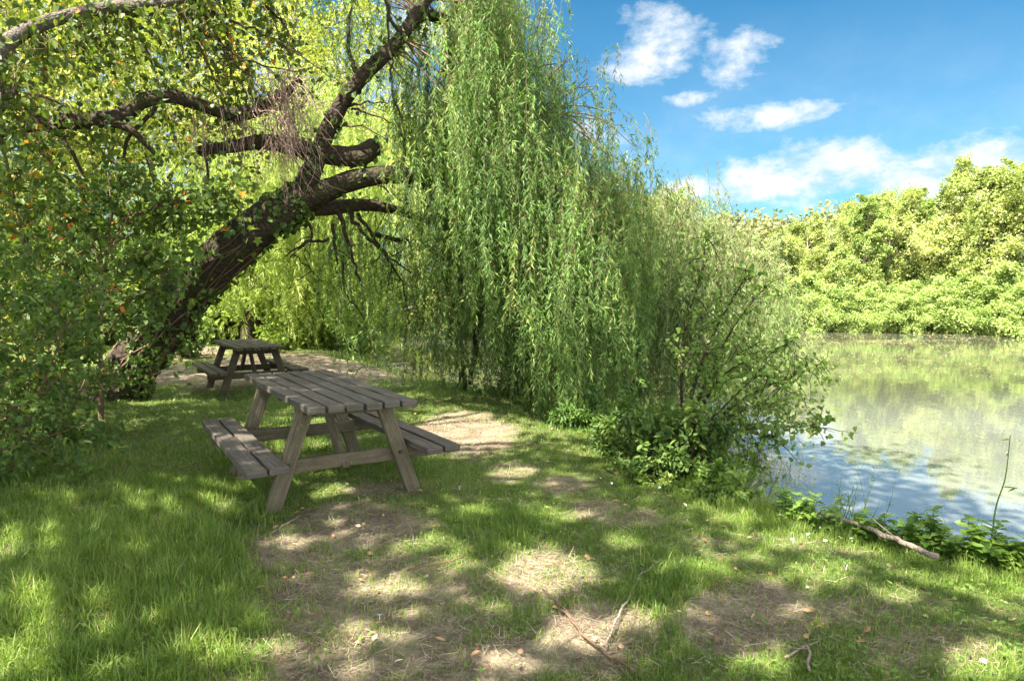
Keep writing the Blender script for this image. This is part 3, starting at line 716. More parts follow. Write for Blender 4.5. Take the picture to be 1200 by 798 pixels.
def side_shoots(leaf, twig, a, out, L, r, tint, llen):
    for k in range(int(L * 1.7)):
        t = r.uniform(.1, .95); ang = r.uniform(0, TAU); o2 = np.array([math.cos(ang), math.sin(ang), 0])
        b = a + out * .15 - np.array([0, 0, t * L]); ln = r.uniform(.18, .5); m_ = 5; s = np.linspace(0, 1, m_)[:, None]
        c = b + o2 * ln * .55 * s ** .7 - np.array([0, 0, 1.0]) * ln * s ** 1.6
        n = int(ln * 60); w = r.random(n) * (m_ - 1); i = np.minimum(w.astype(int), m_ - 2); pos = c[i] + (c[i + 1] - c[i]) * (w - i)[:, None]
        add_leaves(leaf, pos, norm(c[i + 1] - c[i]) + r.normal(0, .45, (n, 3)), r.normal(0, .6, (n, 3)) + [0, -.2, .6], llen * r.uniform(.6, 1.25, n), llen * .16 * r.uniform(.8, 1.3, n), T_WILLOW, tint + .06 + r.normal(0, .14, n))
def nearest(pts, p):
    d = np.linalg.norm(pts - p, axis=1) + .35 * np.maximum(pts[:, 2] - p[2] - 1, 0); return pts[d.argmin()]
limbs_all = np.vstack([LA, LA2, LB, LC])
def curtain(nb, xr, yr, ytop, ybot, per, r, root_pts, leaf, twig, llen, dens, tmean, top_bias=1.5, branch_r=.012, outv=None, sp_r=.30, minlen=40):
    for b in range(nb):
        px = r.uniform(*xr); Y = r.uniform(*yr)
        yt = np.interp(px, *ytop); yb = np.interp(px, *ybot) + r.normal(-8, 40)
        py = yt + (max(yb - 90, yt + 5) - yt) * r.random() ** top_bias
        a = P(px, py, Y)
        if root_pts is not None:
            q = nearest(root_pts, a); mid = (q + a) / 2 + np.array([0, 0, .06 * np.linalg.norm(a - q)]) + r.normal(0, .08, 3)
            c = crom(np.array([q, mid, a]), .15); tube(twig, c, np.linspace(branch_r, .005, len(c)), 4, cap=False)
        tt = tmean + r.normal(0, .19)
        base_len = (yb - py) / F * Y
        for k in range(int(per * r.uniform(.6, 1.4))):
            o_ = r.normal(0, sp_r, 3) * np.array([1, 1, .5]); an = a + o_
            ln = base_len * r.uniform(.45, 1.08) + o_[2]
            if ln < minlen * Y / F: continue
            ang = r.uniform(0, TAU); out = np.array([math.cos(ang), math.sin(ang) - .3, 0]); out /= np.linalg.norm(out)
            t_ = tt + r.normal(0, .05)
            strand(leaf, twig, an, out, ln, r, t_, llen, dens, r.uniform(.05, .3)); side_shoots(leaf, twig, an, out, ln, r, t_, llen)
r = np.random.default_rng(77)
YT = ([455, 485, 520, 560, 600, 630, 655, 680, 705, 730, 752], [40, 50, 0, -40, -15, 25, 82, 124, 158, 196, 245])
YB = ([470, 490, 520, 560, 600, 640, 680, 720, 760], [170, 255, 295, 330, 375, 435, 490, 475, 430])
leaf, twig = Soup(), Soup()
curtain(84, (492, 745), (7.9, 9.2), YT, YB, 11, r, limbs_all, leaf, twig, .088, 58, .58, sp_r=.20)
curtain(50, (530, 740), (9.2, 10.6), YT, YB, 10, r, limbs_all, leaf, twig, .088, 50, .45, sp_r=.22)
leaf.build('foliage', M['willow'], W1, WB); 
# inner curtain behind, shade painted in by darker leaf tint, and the thin trailing strands under the arch
leaf = Soup()
YT2 = ([380, 440, 480, 560, 640], [235, 235, 225, 190, 200]); YB2 = ([380, 410, 440, 480, 560, 640], [335, 405, 432, 450, 462, 470])
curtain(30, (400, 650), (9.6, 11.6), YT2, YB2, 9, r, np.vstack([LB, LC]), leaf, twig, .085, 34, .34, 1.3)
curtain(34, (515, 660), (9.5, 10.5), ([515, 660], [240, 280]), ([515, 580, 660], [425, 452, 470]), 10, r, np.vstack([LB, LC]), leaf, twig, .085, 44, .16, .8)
YT3 = ([340, 420, 480], [-60, -80, -90]); YB3 = ([340, 420, 480], [70, 110, 190])
curtain(11, (350, 480), (8.6, 10), YT3, YB3, 6, r, LA, leaf, twig, .09, 34, .55, 1.0)
curtain(16, (480, 615), (8.6, 9.8), ([480, 560, 615], [-110, -90, -40]), ([480, 560, 615], [60, 75, 90]), 6, r, np.vstack([LA, LA2]), leaf, twig, .09, 36, .5, 1.0)
YT4 = ([640, 700, 765], [20, 95, 200]); YB4 = ([640, 700, 765], [120, 175, 250])
curtain(12, (640, 762), (8.8, 9.6), YT4, YB4, 5, r, limbs_all, leaf, twig, .095, 30, .2, .6)
leaf.build('foliage', M['willow'], W1, WB)
twig.build('hanging_twigs', M['twig'], W1, WB)

# ---- second willow on the water side, right of the big curtain
W2B = np.array([1.75, 10.6, 0]); W2B[2] = hz(1.75, 10.6)
W2 = empty('weeping_willow', W2B, 'smaller grey green willow drooping over the water to the right of the big leaf curtain', 'willow tree')
sp = Soup(); c = crom(np.array([np.append(W2B - [0, 0, .2], .14), np.append(P(755, 380, 10.8), .11), np.append(P(775, 300, 11), .08), np.append(P(800, 245, 11.2), .04)]), .15)
tube(sp, c[:, :3], c[:, 3], 9, .1); w2c = c[:, :3]
c = crom(np.array([np.append(P(760, 370, 10.8), .07), np.append(P(810, 310, 11), .05), np.append(P(850, 285, 11.1), .03)]), .15); tube(sp, c[:, :3], c[:, 3], 7, .1)
sp.build('trunk', M['bark'], W2, W2B, smooth=True)
leaf, twig = Soup(), Soup()
curtain(100, (735, 905), (9.4, 11.8), ([735, 760, 800, 830, 860, 900], [212, 206, 220, 243, 285, 345]), ([735, 800, 850, 905], [455, 470, 455, 430]), 8, r, np.vstack([w2c, c[:, :3]]), leaf, twig, .095, 36, .5, 1.4)
leaf.build('foliage', M['willow_grey'], W2, W2B); twig.build('hanging_twigs', M['twig'], W2, W2B)

# ---- pale willow behind the tables, lit through
W3B = np.array([-7.6, 19.5, 0.0]); W3B[2] = hz(-7.6, 19.5)
W3 = empty('weeping_willow', W3B, 'pale sunlit willow hanging in the background above the farther picnic table', 'willow tree')
sp = Soup(); c = crom(np.array([np.append(W3B - [0, 0, .2], .3), np.append(W3B + [.4, 0, 2.2], .25), np.append(W3B + [1, .2, 4.5], .16), np.append(W3B + [1.5, 0, 6.5], .08)]), .2)
tube(sp, c[:, :3], c[:, 3], 9, .1); w3c = c[:, :3]; sp.build('trunk', M['bark'], W3, W3B, smooth=True)
leaf, twig = Soup(), Soup()
curtain(66, (235, 470), (15.5, 20), ([235, 300, 470], [170, 80, 60]), ([235, 300, 350, 400, 470], [330, 345, 350, 365, 385]), 8, r, w3c, leaf, twig, .16, 26, .55, .9, .02, None, .55)
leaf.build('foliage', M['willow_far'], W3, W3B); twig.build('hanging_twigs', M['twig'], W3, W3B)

# ------------------------------------------------------------------ ivy on the leaning trunk
sp = Soup(); st = Soup()
cc = crom(np.array(flare), .05)
n = 2300
i = r.integers(6, int(len(cc) * .98), n); ang = r.uniform(0, TAU, n)
tg = norm(np.gradient(cc[:, :3], axis=0))[i]; s1 = norm(np.cross(tg, [0, 1.0, 0])); s2 = np.cross(tg, s1)
nn = s1 * np.cos(ang)[:, None] + s2 * np.sin(ang)[:, None]
u = i / len(cc)
keep = (vnoise(i * .08, ang * 1.2, 1.0) > .30) & ~((u > .60) & (u < .86) & (nn[:, 1] < .3) & (r.random(n) < .92)) & ~((u < .3) & (nn[:, 0] < -.2) & (r.random(n) < .75))
i, nn, tg = i[keep], nn[keep], tg[keep]; n = len(i)
pos = cc[i, :3] + nn * (cc[i, 3] * r.uniform(.95, 1.2, n))[:, None]
add_leaves(sp, pos, norm(-tg * .3 + r.normal(0, .6, (n, 3)) + [0, 0, -.7]), nn + r.normal(0, .35, (n, 3)), r.uniform(.05, .10, n), r.uniform(.05, .09, n), T_HEART, np.clip(r.normal(.5, .25, n), 0, 1))
for lm, m_ in ((LB[:20], 120), (LA[:34], 260), (LD, 160), (LE, 260)):
    i = r.integers(0, len(lm), m_); q = lm[i] + r.normal(0, .11, (m_, 3))
    add_leaves(sp, q, r.normal(0, .6, (m_, 3)) + [0, 0, -.7], r.normal(0, .7, (m_, 3)) + [0, -.5, .4], r.uniform(.05, .095, m_), r.uniform(.05, .085, m_), T_HEART, np.clip(r.normal(.5, .25, m_), 0, 1))
for k in range(16):
    a = r.uniform(0, TAU); pts = []
    for j in range(4, int(len(cc) * .8), 5):
        a += r.normal(0, .15); q1 = norm(np.cross(norm(cc[j + 1, :3] - cc[j - 1, :3]), [0, 1.0, 0])); q2 = np.cross(norm(cc[j + 1, :3] - cc[j - 1, :3]), q1)
        pts.append(cc[j, :3] + (q1 * math.cos(a) + q2 * math.sin(a)) * cc[j, 3] * 1.04)
    tube(st, np.array(pts), np.linspace(.02, .006, len(pts)), 5, .1)
IV = empty('ivy', WB, 'dark ivy clinging to the leaning willow trunk and its lower limbs', 'ivy')
sp.build('foliage', M['ivy'], IV, WB); st.build('stem', M['twig'], IV, WB)

# ------------------------------------------------------------------ tall broadleaf tree standing left of the camera, its canopy shades the lawn
CB = np.array([-7.2, 1.6, 0.0]); CB[2] = hz(-7.2, 1.6)
CT = empty('broadleaf_tree', CB, 'tall broadleaf tree whose leafy boughs with orange leaves hang in at the upper left', 'tree')
sp = Soup()
hub = CB + np.array([.6, .3, 4.6])
c = crom(np.array([np.append(CB - [0, 0, .2], .42), np.append(CB + [.1, 0, 1.5], .34), np.append(CB + [.35, .1, 3.2], .30), np.append(hub, .26), np.append(hub + [.5, .2, 2.0], .18), np.append(hub + [.7, .4, 4], .1)]), .2)
tube(sp, c[:, :3], c[:, 3], 14, .1); sp.build('trunk', M['bark_grey'], CT, CB, smooth=True)
FL = limb('branch', [np.append(hub, .15)] + pp((-60, 110, 6.2, .09), (0, 55, 6.6, .075), (35, 34, 6.9, .07), (75, 20, 7.1, .065), (130, 9, 7.3, .06), (190, 4, 7.5, .05), (240, -6, 7.7, .035), (300, -20, 8, .02)), M['bark_grey'], 10, .08, CT, CB)
boughs = [FL]
can = Soup()
targets = []                                                   # limbs fan out under the canopy
for a in np.linspace(0, TAU, 13)[:-1]:
    for rr in (3.0, 5.6):
        targets.append(np.array([-5.2 + rr * math.cos(a + rr) * .85, .9 + rr * math.sin(a + rr) * .95, 6.7 + rng.uniform(-.2, .9)]))
for t in targets:
    mid = (hub + t) / 2 + np.array([0, 0, .7]) + rng.normal(0, .3, 3)
    c = crom(np.array([hub + [.2, .1, rng.uniform(0, 1.8)], mid, t]), .3); tube(can, c, np.linspace(.10, .02, len(c)), 6, .08); boughs.append(c)
can.build('branch', M['bark_grey'], CT, CB, smooth=True)
# where the sun comes through: lit patches on the lawn and on the willow curtain, each a hole in the canopy along the sun's path
SPOTS = [(545, 502, 66, 20), (470, 498, 26, 5), (604, 554, 24, 9), (560, 602, 16, 8), (640, 668, 58, 30), (688, 742, 40, 26), (590, 768, 44, 14), (462, 688, 34, 9), (500, 640, 30, 6), (350, 637, 22, 6),
         (285, 770, 50, 12), (925, 625, 46, 17), (968, 676, 30, 11), (1165, 780, 60, 24), (1130, 690, 26, 7), (40, 638, 62, 18), (84, 722, 72, 26), (20, 770, 50, 20), (210, 532, 26, 10), (250, 588, 26, 6),
         (780, 560, 30, 8), (715, 528, 40, 8), (660, 500, 40, 8), (860, 600, 22, 6), (830, 668, 20, 6), (760, 720, 22, 8), (390, 575, 26, 5), (1050, 700, 22, 7), (660, 605, 26, 8), (730, 640, 20, 6),
         (330, 560, 20, 6), (430, 745, 26, 8), (900, 780, 30, 9), (540, 660, 20, 7), (150, 600, 20, 7), (480, 455, 40, 5), (420, 470, 20, 5), (1020, 640, 24, 6)]
holes = []
for s in SPOTS:
    x0, y0, rx, ry, _ = gell(*s); holes.append((np.array([x0, y0, 0.0]), rx, ry))
for (px, py, Y, rr) in ((585, 215, 8.3, .55), (560, 120, 8.4, .45), (640, 250, 8.5, .5), (650, 420, 8.5, .5), (690, 330, 8.6, .5), (600, 320, 8.4, .35), (520, 260, 8.3, .3), (300, 215, 8.3, .5), (330, 240, 8.4, .35), (720, 420, 8.6, .45), (60, 300, 7.4, .6), (150, 250, 8.0, .6), (100, 190, 7.8, .5), (200, 310, 7.9, .5), (50, 420, 7.2, .6), (140, 400, 9.2, .5), (20, 350, 7, .5), (90, 350, 7.6, .5), (40, 500, 6.8, .45), (180, 180, 8.2, .5), (60, 130, 7.4, .5), (240, 90, 8.3, .5), (140, 60, 8, .5), (230, 280, 8.2, .4), (300, 130, 8.4, .5), (400, 130, 8.4, .5)):
    p = P(px, py, Y); holes.append((p, rr, rr * 1.3))
def in_hole(q):
    """True where a canopy point stands between the sun and one of the lit places"""
    m_ = np.zeros(len(q), bool); j = rng.normal(0, .13, len(q))
    for c, rx, ry in holes:
        s = (q[:, 2] - c[2]) / SUN[2]; g = q - SUN * s[:, None]
        skew = c[0] / c[1] if c[2] == 0 else 0.0
        d = np.hypot((g[:, 0] - c[0] - (g[:, 1] - c[1]) * skew) / (rx * .95 + .05), (g[:, 1] - c[1]) / (ry * .95 + .05))
        m_ |= (d + j < 1) & (s > 0)
    return m_
leaf = Soup()
NC = 1700
ctr = np.stack([rng.uniform(-12, 4, NC), rng.uniform(-6.5, 8.0, NC), rng.uniform(6.1, 8.9, NC)], 1)
e = np.hypot((ctr[:, 0] + 5.5) / 5.35, (ctr[:, 1] - .9) / 7.0); ctr = ctr[e + rng.normal(0, .06, NC) < 1]
for c0 in ctr:
    m_ = 44; q = c0 + rng.normal(0, .30, (m_, 3)) * np.array([1, 1, .7])
    q = q[~in_hole(q)]
    # nothing low enough to hang into the picture from above
    vis = (q[:, 1] > .3) & ((q[:, 2] - CAMH) / np.maximum(q[:, 1], .1) < .47) & (np.abs(q[:, 0]) < .8 * q[:, 1]); q = q[~vis]
    m_ = len(q)
    if m_: add_leaves(leaf, q, rdirs(m_) + [0, 0, -.3], rng.normal(0, .5, (m_, 3)) + [0, 0, 1.0], rng.uniform(.10, .17, m_), rng.uniform(.09, .15, m_), T_HEART, np.clip(rng.normal(.45, .22, m_), 0, .94))
ctr2 = np.stack([rng.uniform(-13, -4.5, 420), rng.uniform(4.5, 12.5, 420), rng.uniform(6.2, 9, 420)], 1)
ctr2 = ctr2[np.hypot((ctr2[:, 0] + 8.6) / 4.0, (ctr2[:, 1] - 8.4) / 4.0) < 1]
C2B = np.array([-11.2, 8.2, hz(-11.2, 8.2)])  # unseen tree, added to cast shade on the ground round the farther table
CT2 = empty('broadleaf_tree', C2B, 'unseen broadleaf tree added just beyond the left frame edge to shade the tables', 'tree')
sp = Soup(); c = crom(np.array([np.append(C2B - [0, 0, .2], .3), np.append(C2B + [.2, 0, 3], .24), np.append(C2B + [.8, .1, 6], .15), np.append(C2B + [1.2, .1, 8], .06)]), .2); tube(sp, c[:, :3], c[:, 3], 10, .1)
sp.build('trunk', M['bark_grey'], CT2, C2B, smooth=True)
sp = Soup()
for a in np.linspace(0, TAU, 10)[:-1]:
    t = np.array([-8.6 + 2.8 * math.cos(a), 8.4 + 2.8 * math.sin(a), 7.4]); q = C2B + [.7, .1, 5.2]; c = crom(np.array([q, (q + t) / 2 + [0, 0, .5], t]), .3); tube(sp, c, np.linspace(.08, .02, len(c)), 5)
sp.build('branch', M['bark_grey'], CT2, C2B, smooth=True)
lf3 = Soup()
for c0 in ctr2:
    q = c0 + rng.normal(0, .30, (44, 3)) * np.array([1, 1, .7]); q = q[~in_hole(q)]
    vis = ((q[:, 2] - CAMH) / q[:, 1] < .47) & (np.abs(q[:, 0]) < .8 * q[:, 1]); q = q[~vis]; m_ = len(q)
    if m_: add_leaves(lf3, q, rdirs(m_) + [0, 0, -.3], rng.normal(0, .5, (m_, 3)) + [0, 0, 1.0], rng.uniform(.10, .17, m_), rng.uniform(.09, .15, m_), T_HEART, np.clip(rng.normal(.45, .22, m_), 0, .94))
lf3.build('crown', M['poplar'], CT2, C2B)
# low boughs that hang into the frame
def spray(leaf, twig, pts, n, ln, per, L, W, T, r, tmean, down=.35, spread=.10, orange=.05, yb=0.0):
    for k in range(n):
        b = pts[r.integers(0, len(pts))]; d = norm(r.normal(0, .7, 3) + [0, yb, -down])
        q, rad = branchy(r, b, d, ln * r.uniform(.4, 1.2), .006, 5, .5, -.25); tube(twig, q, np.linspace(.006, .002, 6), 3, cap=False)
        tt = tmean + r.normal(0, .15)
        s = r.random(per) * 5; i = np.minimum(s.astype(int), 4); pos = q[i] + (q[i + 1] - q[i]) * (s - i)[:, None] + r.normal(0, spread * ln, (per, 3))
        t = np.clip(tt + r.normal(0, .16, per), 0, .93); t = np.where(r.random(per) < orange, r.uniform(.95, 1, per), t)
        add_leaves(leaf, pos, r.normal(0, .6, (per, 3)) + [0, 0, -.8], r.normal(0, .8, (per, 3)) + [0, 0, .45], L * r.uniform(.6, 1.25, per), W * r.uniform(.6, 1.25, per), T, t)
lf2, tw2 = Soup(), Soup()
spray(lf2, tw2, FL[len(FL) // 4:], 120, .8, 12, .075, .066, T_HEART, r, .40, .55, .12, .02)
# hanging outer twigs: several boughs from the hub down over the upper left of the frame
for (px, py, Y) in ((-20, 230, 6.6), (40, 90, 7.4), (100, 70, 8.2), (160, 75, 8.0), (215, 70, 8.6), (60, 190, 7.2), (130, 190, 8.4), (270, 90, 8.8), (30, 300, 7.0), (10, 120, 6.4), (205, 165, 9.0), (285, 195, 8.9), (330, 60, 9.0), (240, 30, 8.4), (290, 150, 9.2)):
    t = P(px, py, Y); q = nearest(FL, t); c = crom(np.array([q, (q + t) / 2 + [0, 0, .25], t]), .15); tube(tw2, c, np.linspace(.02, .006, len(c)), 5, cap=False)
    spray(lf2, tw2, c[len(c) // 3:], 21, .75, 12, .072, .064, T_HEART, r, .42, .4, .14, .032)
leaf.build('crown', M['poplar'], CT, CB); lf2.build('foliage', M['poplar'], CT, CB); tw2.build('twigs', M['twig'], CT, CB)

# ------------------------------------------------------------------ saplings, shrubs and trees on the left
SB = onground(118, 492); 
SA = empty('maple_sapling', SB, 'young maple on a thin bare stem in front of the leaning trunk', 'sapling')
wd, lf = Soup(), Soup()
c = crom(np.array([np.append(SB - [0, 0, .1], .030), np.append(P(119, 440, SB[1]), .026), np.append(P(117, 400, SB[1]), .022), np.append(P(122, 330, SB[1]), .018), np.append(P(130, 250, SB[1]), .012), np.append(P(126, 200, SB[1]), .006)]), .08)
tube(wd, c[:, :3], c[:, 3], 7, .08)
for (px, py, Y, n) in ((60, 300, 7.6, 20), (30, 360, 7.2, 20), (90, 350, 7.8, 20), (180, 300, 7.9, 24), (215, 330, 8.2, 20), (160, 360, 8.0, 18), (230, 300, 8.3, 18), (100, 250, 8.0, 22), (190, 240, 8.2, 20), (50, 400, 7.2, 12), (250, 250, 8.4, 22), (150, 210, 8.3, 22), (255, 230, 8.2, 18), (290, 222, 8.2, 18), (40, 230, 7.4, 24)):
    t = P(px, py, Y); q = nearest(c[len(c) // 3:, :3], t - [0, 0, .6]); b = crom(np.array([q, (q + t) / 2 + [0, 0, .10], t]), .1); tube(wd, b, np.linspace(.010, .003, len(b)), 4, cap=False)
    spray(lf, wd, b[len(b) // 2:], int(n * .62), .5, 12, .10, .105, T_MAPLE, r, .52, .05, .17, .018)
wd.build('trunk', M['twig'], SA, SB, smooth=True); lf.build('crown', M['maple'], SA, SB)

def shrub(px, py, seed, h, cr, label, ml, L, W, T, per=14, n1=11, n2=6, n3=5, stems=4, name='shrub', droop=0.0, spread=.2, sc=1.0, mw='twig', Y=None):
    b = onground(px, py) if Y is None else P(px, py, Y); b[2] = hz(b[0], b[1])
    w, l = gen_tree(seed, h, cr, .05, n1, n2, n3, per, L, W, T, stems=stems, shape='round', spread=spread, tr=.03, droop=droop)
    return tree_thing(name, b, label, 'shrub' if 'shrub' in name or 'bush' in name else 'tree', w, l, M[mw], M[ml], None, seed * 1.3, sc, 'stem')
shrub(-10, 556, 201, 2.0, .95, 'dark leafy shrub filling the left edge of the frame nearest the lawn', 'shrub', .06, .038, T_OVAL, 8, 9, 5, 4)
shrub(-40, 520, 202, 3.4, 1.5, 'tall dense shrub reaching in from the left frame edge behind the dark leafy one', 'maple', .07, .048, T_OVAL, 7, 10, 5, 4)
shrub(48, 516, 203, 1.0, .55, 'low shrub by the thin sapling stem at the left lawn edge', 'maple', .06, .038, T_OVAL, 7, 6, 4, 4)
shrub(205, 420, 204, .75, .75, 'small leafy bush between the leaning trunk and the farther table bench', 'shrub', .07, .05, T_OVAL, 9, 6, 5, 4, 3, 'bush')
shrub(-30, 462, 205, 4.2, 1.7, 'tall mid green bush behind the left shrubs', 'maple', .10, .09, T_MAPLE, 5, 10, 5, 4)
# background beyond the lawn
def btree(px, Y, topy, seed, cr, label, ml='back', L=.17, W=.13, n1=20, clear=.1, T=T_CLUMP, per=16):
    b = P(px, 380, Y); b[2] = hz(b[0], b[1]); h = P(px, topy, Y)[2] - b[2]
    w, l = gen_tree(seed, h, cr, clear, n1, 7, 5, per, L, W, T, shape='round', spread=.24, tr=.16)
    return tree_thing('background_tree', b, label, 'tree', w, l, M['bark_grey'], M[ml], 'trees beyond the lawn', seed * .7)
btree(-60, 19, -40, 301, 4.2, 'bright tree beyond the lawn behind the far left foliage')
btree(90, 22, -60, 302, 4.6, 'tall sunlit tree beyond the lawn seen above the thin maple sapling')
btree(210, 25, -30, 303, 4.6, 'pale sunlit tree beyond the lawn seen left of the leaning trunk')
btree(330, 27, -60, 304, 4.8, 'tall pale tree beyond the lawn behind the hanging dead twigs')
btree(440, 29, 30, 305, 4.8, 'sunlit tree beyond the lawn seen through the willow arch', clear=.05)
btree(30, 28, 40, 306, 5.0, 'tree beyond the lawn half hidden behind two taller left ones', clear=.05)
btree(150, 31, -120, 309, 5.2, 'tall pale tree at the back of the lawn between two nearer sunlit trees', clear=.05)
btree(270, 33, -130, 310, 5.4, 'very tall pale tree far behind the upper limbs of the leaning willow', clear=.05)
btree(390, 36, -100, 311, 5.4, 'far pale tree seen above the bend of the leaning willow trunk', clear=.05)
btree(10, 34, -140, 312, 5.4, 'very tall pale tree behind the foliage at the upper left corner', clear=.05)
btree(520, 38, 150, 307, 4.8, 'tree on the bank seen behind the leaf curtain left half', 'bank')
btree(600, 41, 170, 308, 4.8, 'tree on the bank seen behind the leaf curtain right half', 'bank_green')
def bbush(px, Y, topy, cr, seed, label, ml, L=.14, W=.10, per=14):
    b = P(px, 385, Y); b[2] = hz(b[0], b[1]); h = P(px, topy, Y)[2] - b[2]
    w, l = gen_tree(seed, h, cr, .04, 9, 6, 5, per, L, W, T_CLUMP, stems=4, shape='round', spread=.24, tr=.05)
    return tree_thing('bush', b, label, 'bush', w, l, M['twig'], M[ml], 'bushes beyond the lawn', seed * .9, 1.0, 'stem')
bbush(225, 22, 285, 2.2, 401, 'dark green bush beyond the lawn beside the end of the earth path', 'shrub')
bbush(175, 21, 300, 2.0, 402, 'dark bush beyond the lawn directly behind the leaning trunk', 'shrub')
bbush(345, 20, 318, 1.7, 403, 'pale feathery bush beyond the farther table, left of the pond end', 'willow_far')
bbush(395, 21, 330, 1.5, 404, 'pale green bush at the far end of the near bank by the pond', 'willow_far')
bbush(290, 24, 300, 2.2, 405, 'mid green bush beyond the earth path in the clearing', 'bank_green')
bbush(110, 24, 330, 2.2, 406, 'bush beyond the sunlit lawn behind the maple sapling', 'back')
bbush(20, 20, 330, 2.2, 407, 'bush beyond the lawn behind the left shrubs', 'back')
bbush(60, 26, 300, 2.6, 408, 'larger bush at the back of the lawn on the left', 'back')
bbush(435, 33, 330, 2.4, 409, 'bush on the far pond end seen under the willow arch', 'bank')
bbush(490, 37, 330, 2.4, 410, 'bush on the far bank seen between hanging willow strands', 'bank_green')
bbush(560, 40, 330, 2.4, 411, 'bush on the far bank behind the dark inner curtain', 'bank')

# ------------------------------------------------------------------ waterside shrubs on the right
AB = onground(806, 545)
AL = empty('alder_shrub', AB, 'waterside alder with long leafy branches reaching right over the water', 'shrub')
wd, lf = Soup(), Soup()
aln = [((800, 500, 6.9, .022), (828, 410, 6.9, .016), (862, 345, 7.0, .010), (880, 318, 7.0, .004)), ((805, 505, 6.9, .018), (850, 438, 6.8, .012), (905, 412, 6.8, .007), (935, 395, 6.8, .003)),
       ((810, 512, 6.8, .018), (880, 462, 6.7, .011), (930, 440, 6.7, .006), (965, 425, 6.7, .003)), ((815, 520, 6.7, .016), (890, 500, 6.6, .010), (940, 500, 6.6, .006), (978, 490, 6.6, .003)),
       ((810, 520, 6.6, .014), (860, 505, 6.4, .009), (910, 515, 6.4, .004)), ((800, 500, 7.0, .02), (800, 400, 7.1, .014), (822, 320, 7.2, .008), (828, 270, 7.2, .003)),
       ((805, 500, 7, .018), (850, 400, 7.2, .011), (885, 350, 7.3, .006), (905, 330, 7.3, .003)),
       ((812, 525, 6.5, .014), (850, 535, 6.3, .009), (885, 545, 6.2, .004)), ((820, 510, 6.8, .014), (870, 480, 6.9, .008), (920, 470, 7, .004)), ((800, 510, 6.9, .016), (835, 440, 7.3, .010), (890, 400, 7.5, .005)),
       ((805, 520, 6.7, .014), (845, 480, 6.4, .010), (890, 440, 6.3, .006), (915, 455, 6.3, .003))]
for l in aln:
    c = crom(np.array(pp(*l)), .08); tube(wd, c[:, :3], c[:, 3], 5, .08)
    spray(lf, wd, c[len(c) // 4:, :3], 30, .40, 9, .05, .044, T_HEART, r, .5, -.1, .10, 0)
    n = 26; i = r.integers(len(c) // 3, len(c), n)
    add_leaves(lf, c[i, :3], r.normal(0, .8, (n, 3)) + [0, 0, .2], r.normal(0, .5, (n, 3)) + [0, 0, 1], r.uniform(.036, .06, n), r.uniform(.032, .052, n), T_HEART, np.clip(r.normal(.6, .2, n), 0, 1))
wd.build('stem', M['bark'], AL, AB, smooth=True); lf.build('foliage', M['alder'], AL, AB)
shrub(748, 500, 211, .55, .42, 'low dark glossy shrub at the foot of the leaf curtain on the bank', 'shrub', .07, .028, T_OVAL, 12, 9, 6, 4, 5, spread=.2)
shrub(792, 528, 212, .62, .46, 'low shrub on the bank edge between the dark glossy one and the water', 'shrub', .06, .03, T_OVAL, 10, 9, 6, 4, 5, spread=.2)
shrub(835, 552, 213, .30, .26, 'small twiggy shrub hanging over the water just under the alder', 'alder', .045, .026, T_OVAL, 8, 8, 5, 4, 5, spread=.2)
shrub(690, 474, 214, .5, .3, 'bushy green shrub under the right end of the leaf curtain', 'willow', .09, .022, T_OVAL, 12, 8, 6, 4, 4, spread=.2)
shrub(620, 458, 215, .7, .7, 'dark bare twigged bush at the waterline under the inner curtain', 'ivy', .06, .03, T_OVAL, 5, 8, 5, 4, 5, 'bush')
# dead brushwood beneath the shrubs
sp = Soup()
for k in range(45):
    b = onground(r.uniform(790, 870), r.uniform(540, 580)) + np.array([.25, .25, -.12])
    q, rad = branchy(r, b + r.normal(0, .1, 3) * [1, 1, .3], norm(np.array([r.normal(.3, .8), r.normal(0, .8), r.uniform(-.1, .6)])), r.uniform(.2, .6), .004, 5, .7, -.5); tube(sp, q, rad, 3, cap=False)
BW = sp.build('brushwood', M['twig']); tag(BW, 'tangle of dead brown twigs at the water edge under the alder', 'brushwood')

# ------------------------------------------------------------------ waterside weeds
def weed(px, py, h, r, n=5, L=.075, W=.05):
    st, lf = Soup(), Soup(); b = onground(px, py)
    for s in range(n):
        q, rad = branchy(r, b + np.array([*r.normal(0, .003, 2), -.03]), norm(np.array([*r.normal(0, .34, 2), 1])), h * r.uniform(.6, 1.1), .004, 5, .15); tube(st, q, rad, 4, cap=False)
        for t in np.linspace(.35, 1, 6):
            p = q[0] + (q[-1] - q[0]) * t; a = r.uniform(0, TAU); m_ = 3; aa = a + np.arange(m_) * TAU / m_
            add_leaves(lf, np.tile(p, (m_, 1)), np.stack([np.cos(aa), np.sin(aa), r.uniform(-.2, .5, m_)], 1), np.tile([0, 0, 1.0], (m_, 1)) + r.normal(0, .25, (m_, 3)), L * r.uniform(.6, 1.2, m_) * (1.2 - .4 * t), W * r.uniform(.7, 1.2, m_), T_OVAL, np.clip(r.normal(.55, .2, m_), 0, 1))
    o = empty('weed_plant', b, 'broad leaved green weed standing in the grass along the pond edge', 'plant', 'broad leaved weeds along the pond edge')
    st.build('stem', M['nettle'], o, b); lf.build('foliage', M['nettle'], o, b)
for (px, py, h) in ((1022, 612, .20), (1045, 612, .22), (1062, 612, .24), (1085, 618, .22), (1103, 622, .26), (1128, 628, .2), (1145, 628, .28), (1160, 636, .24), (1185, 640, .22), (1200, 648, .22), (1010, 606, .18), (925, 585, .26), (945, 588, .30), (1180, 668, .16), (1150, 650, .16), (975, 598, .2)):
    weed(px, py + 4, h * 1.1, r)
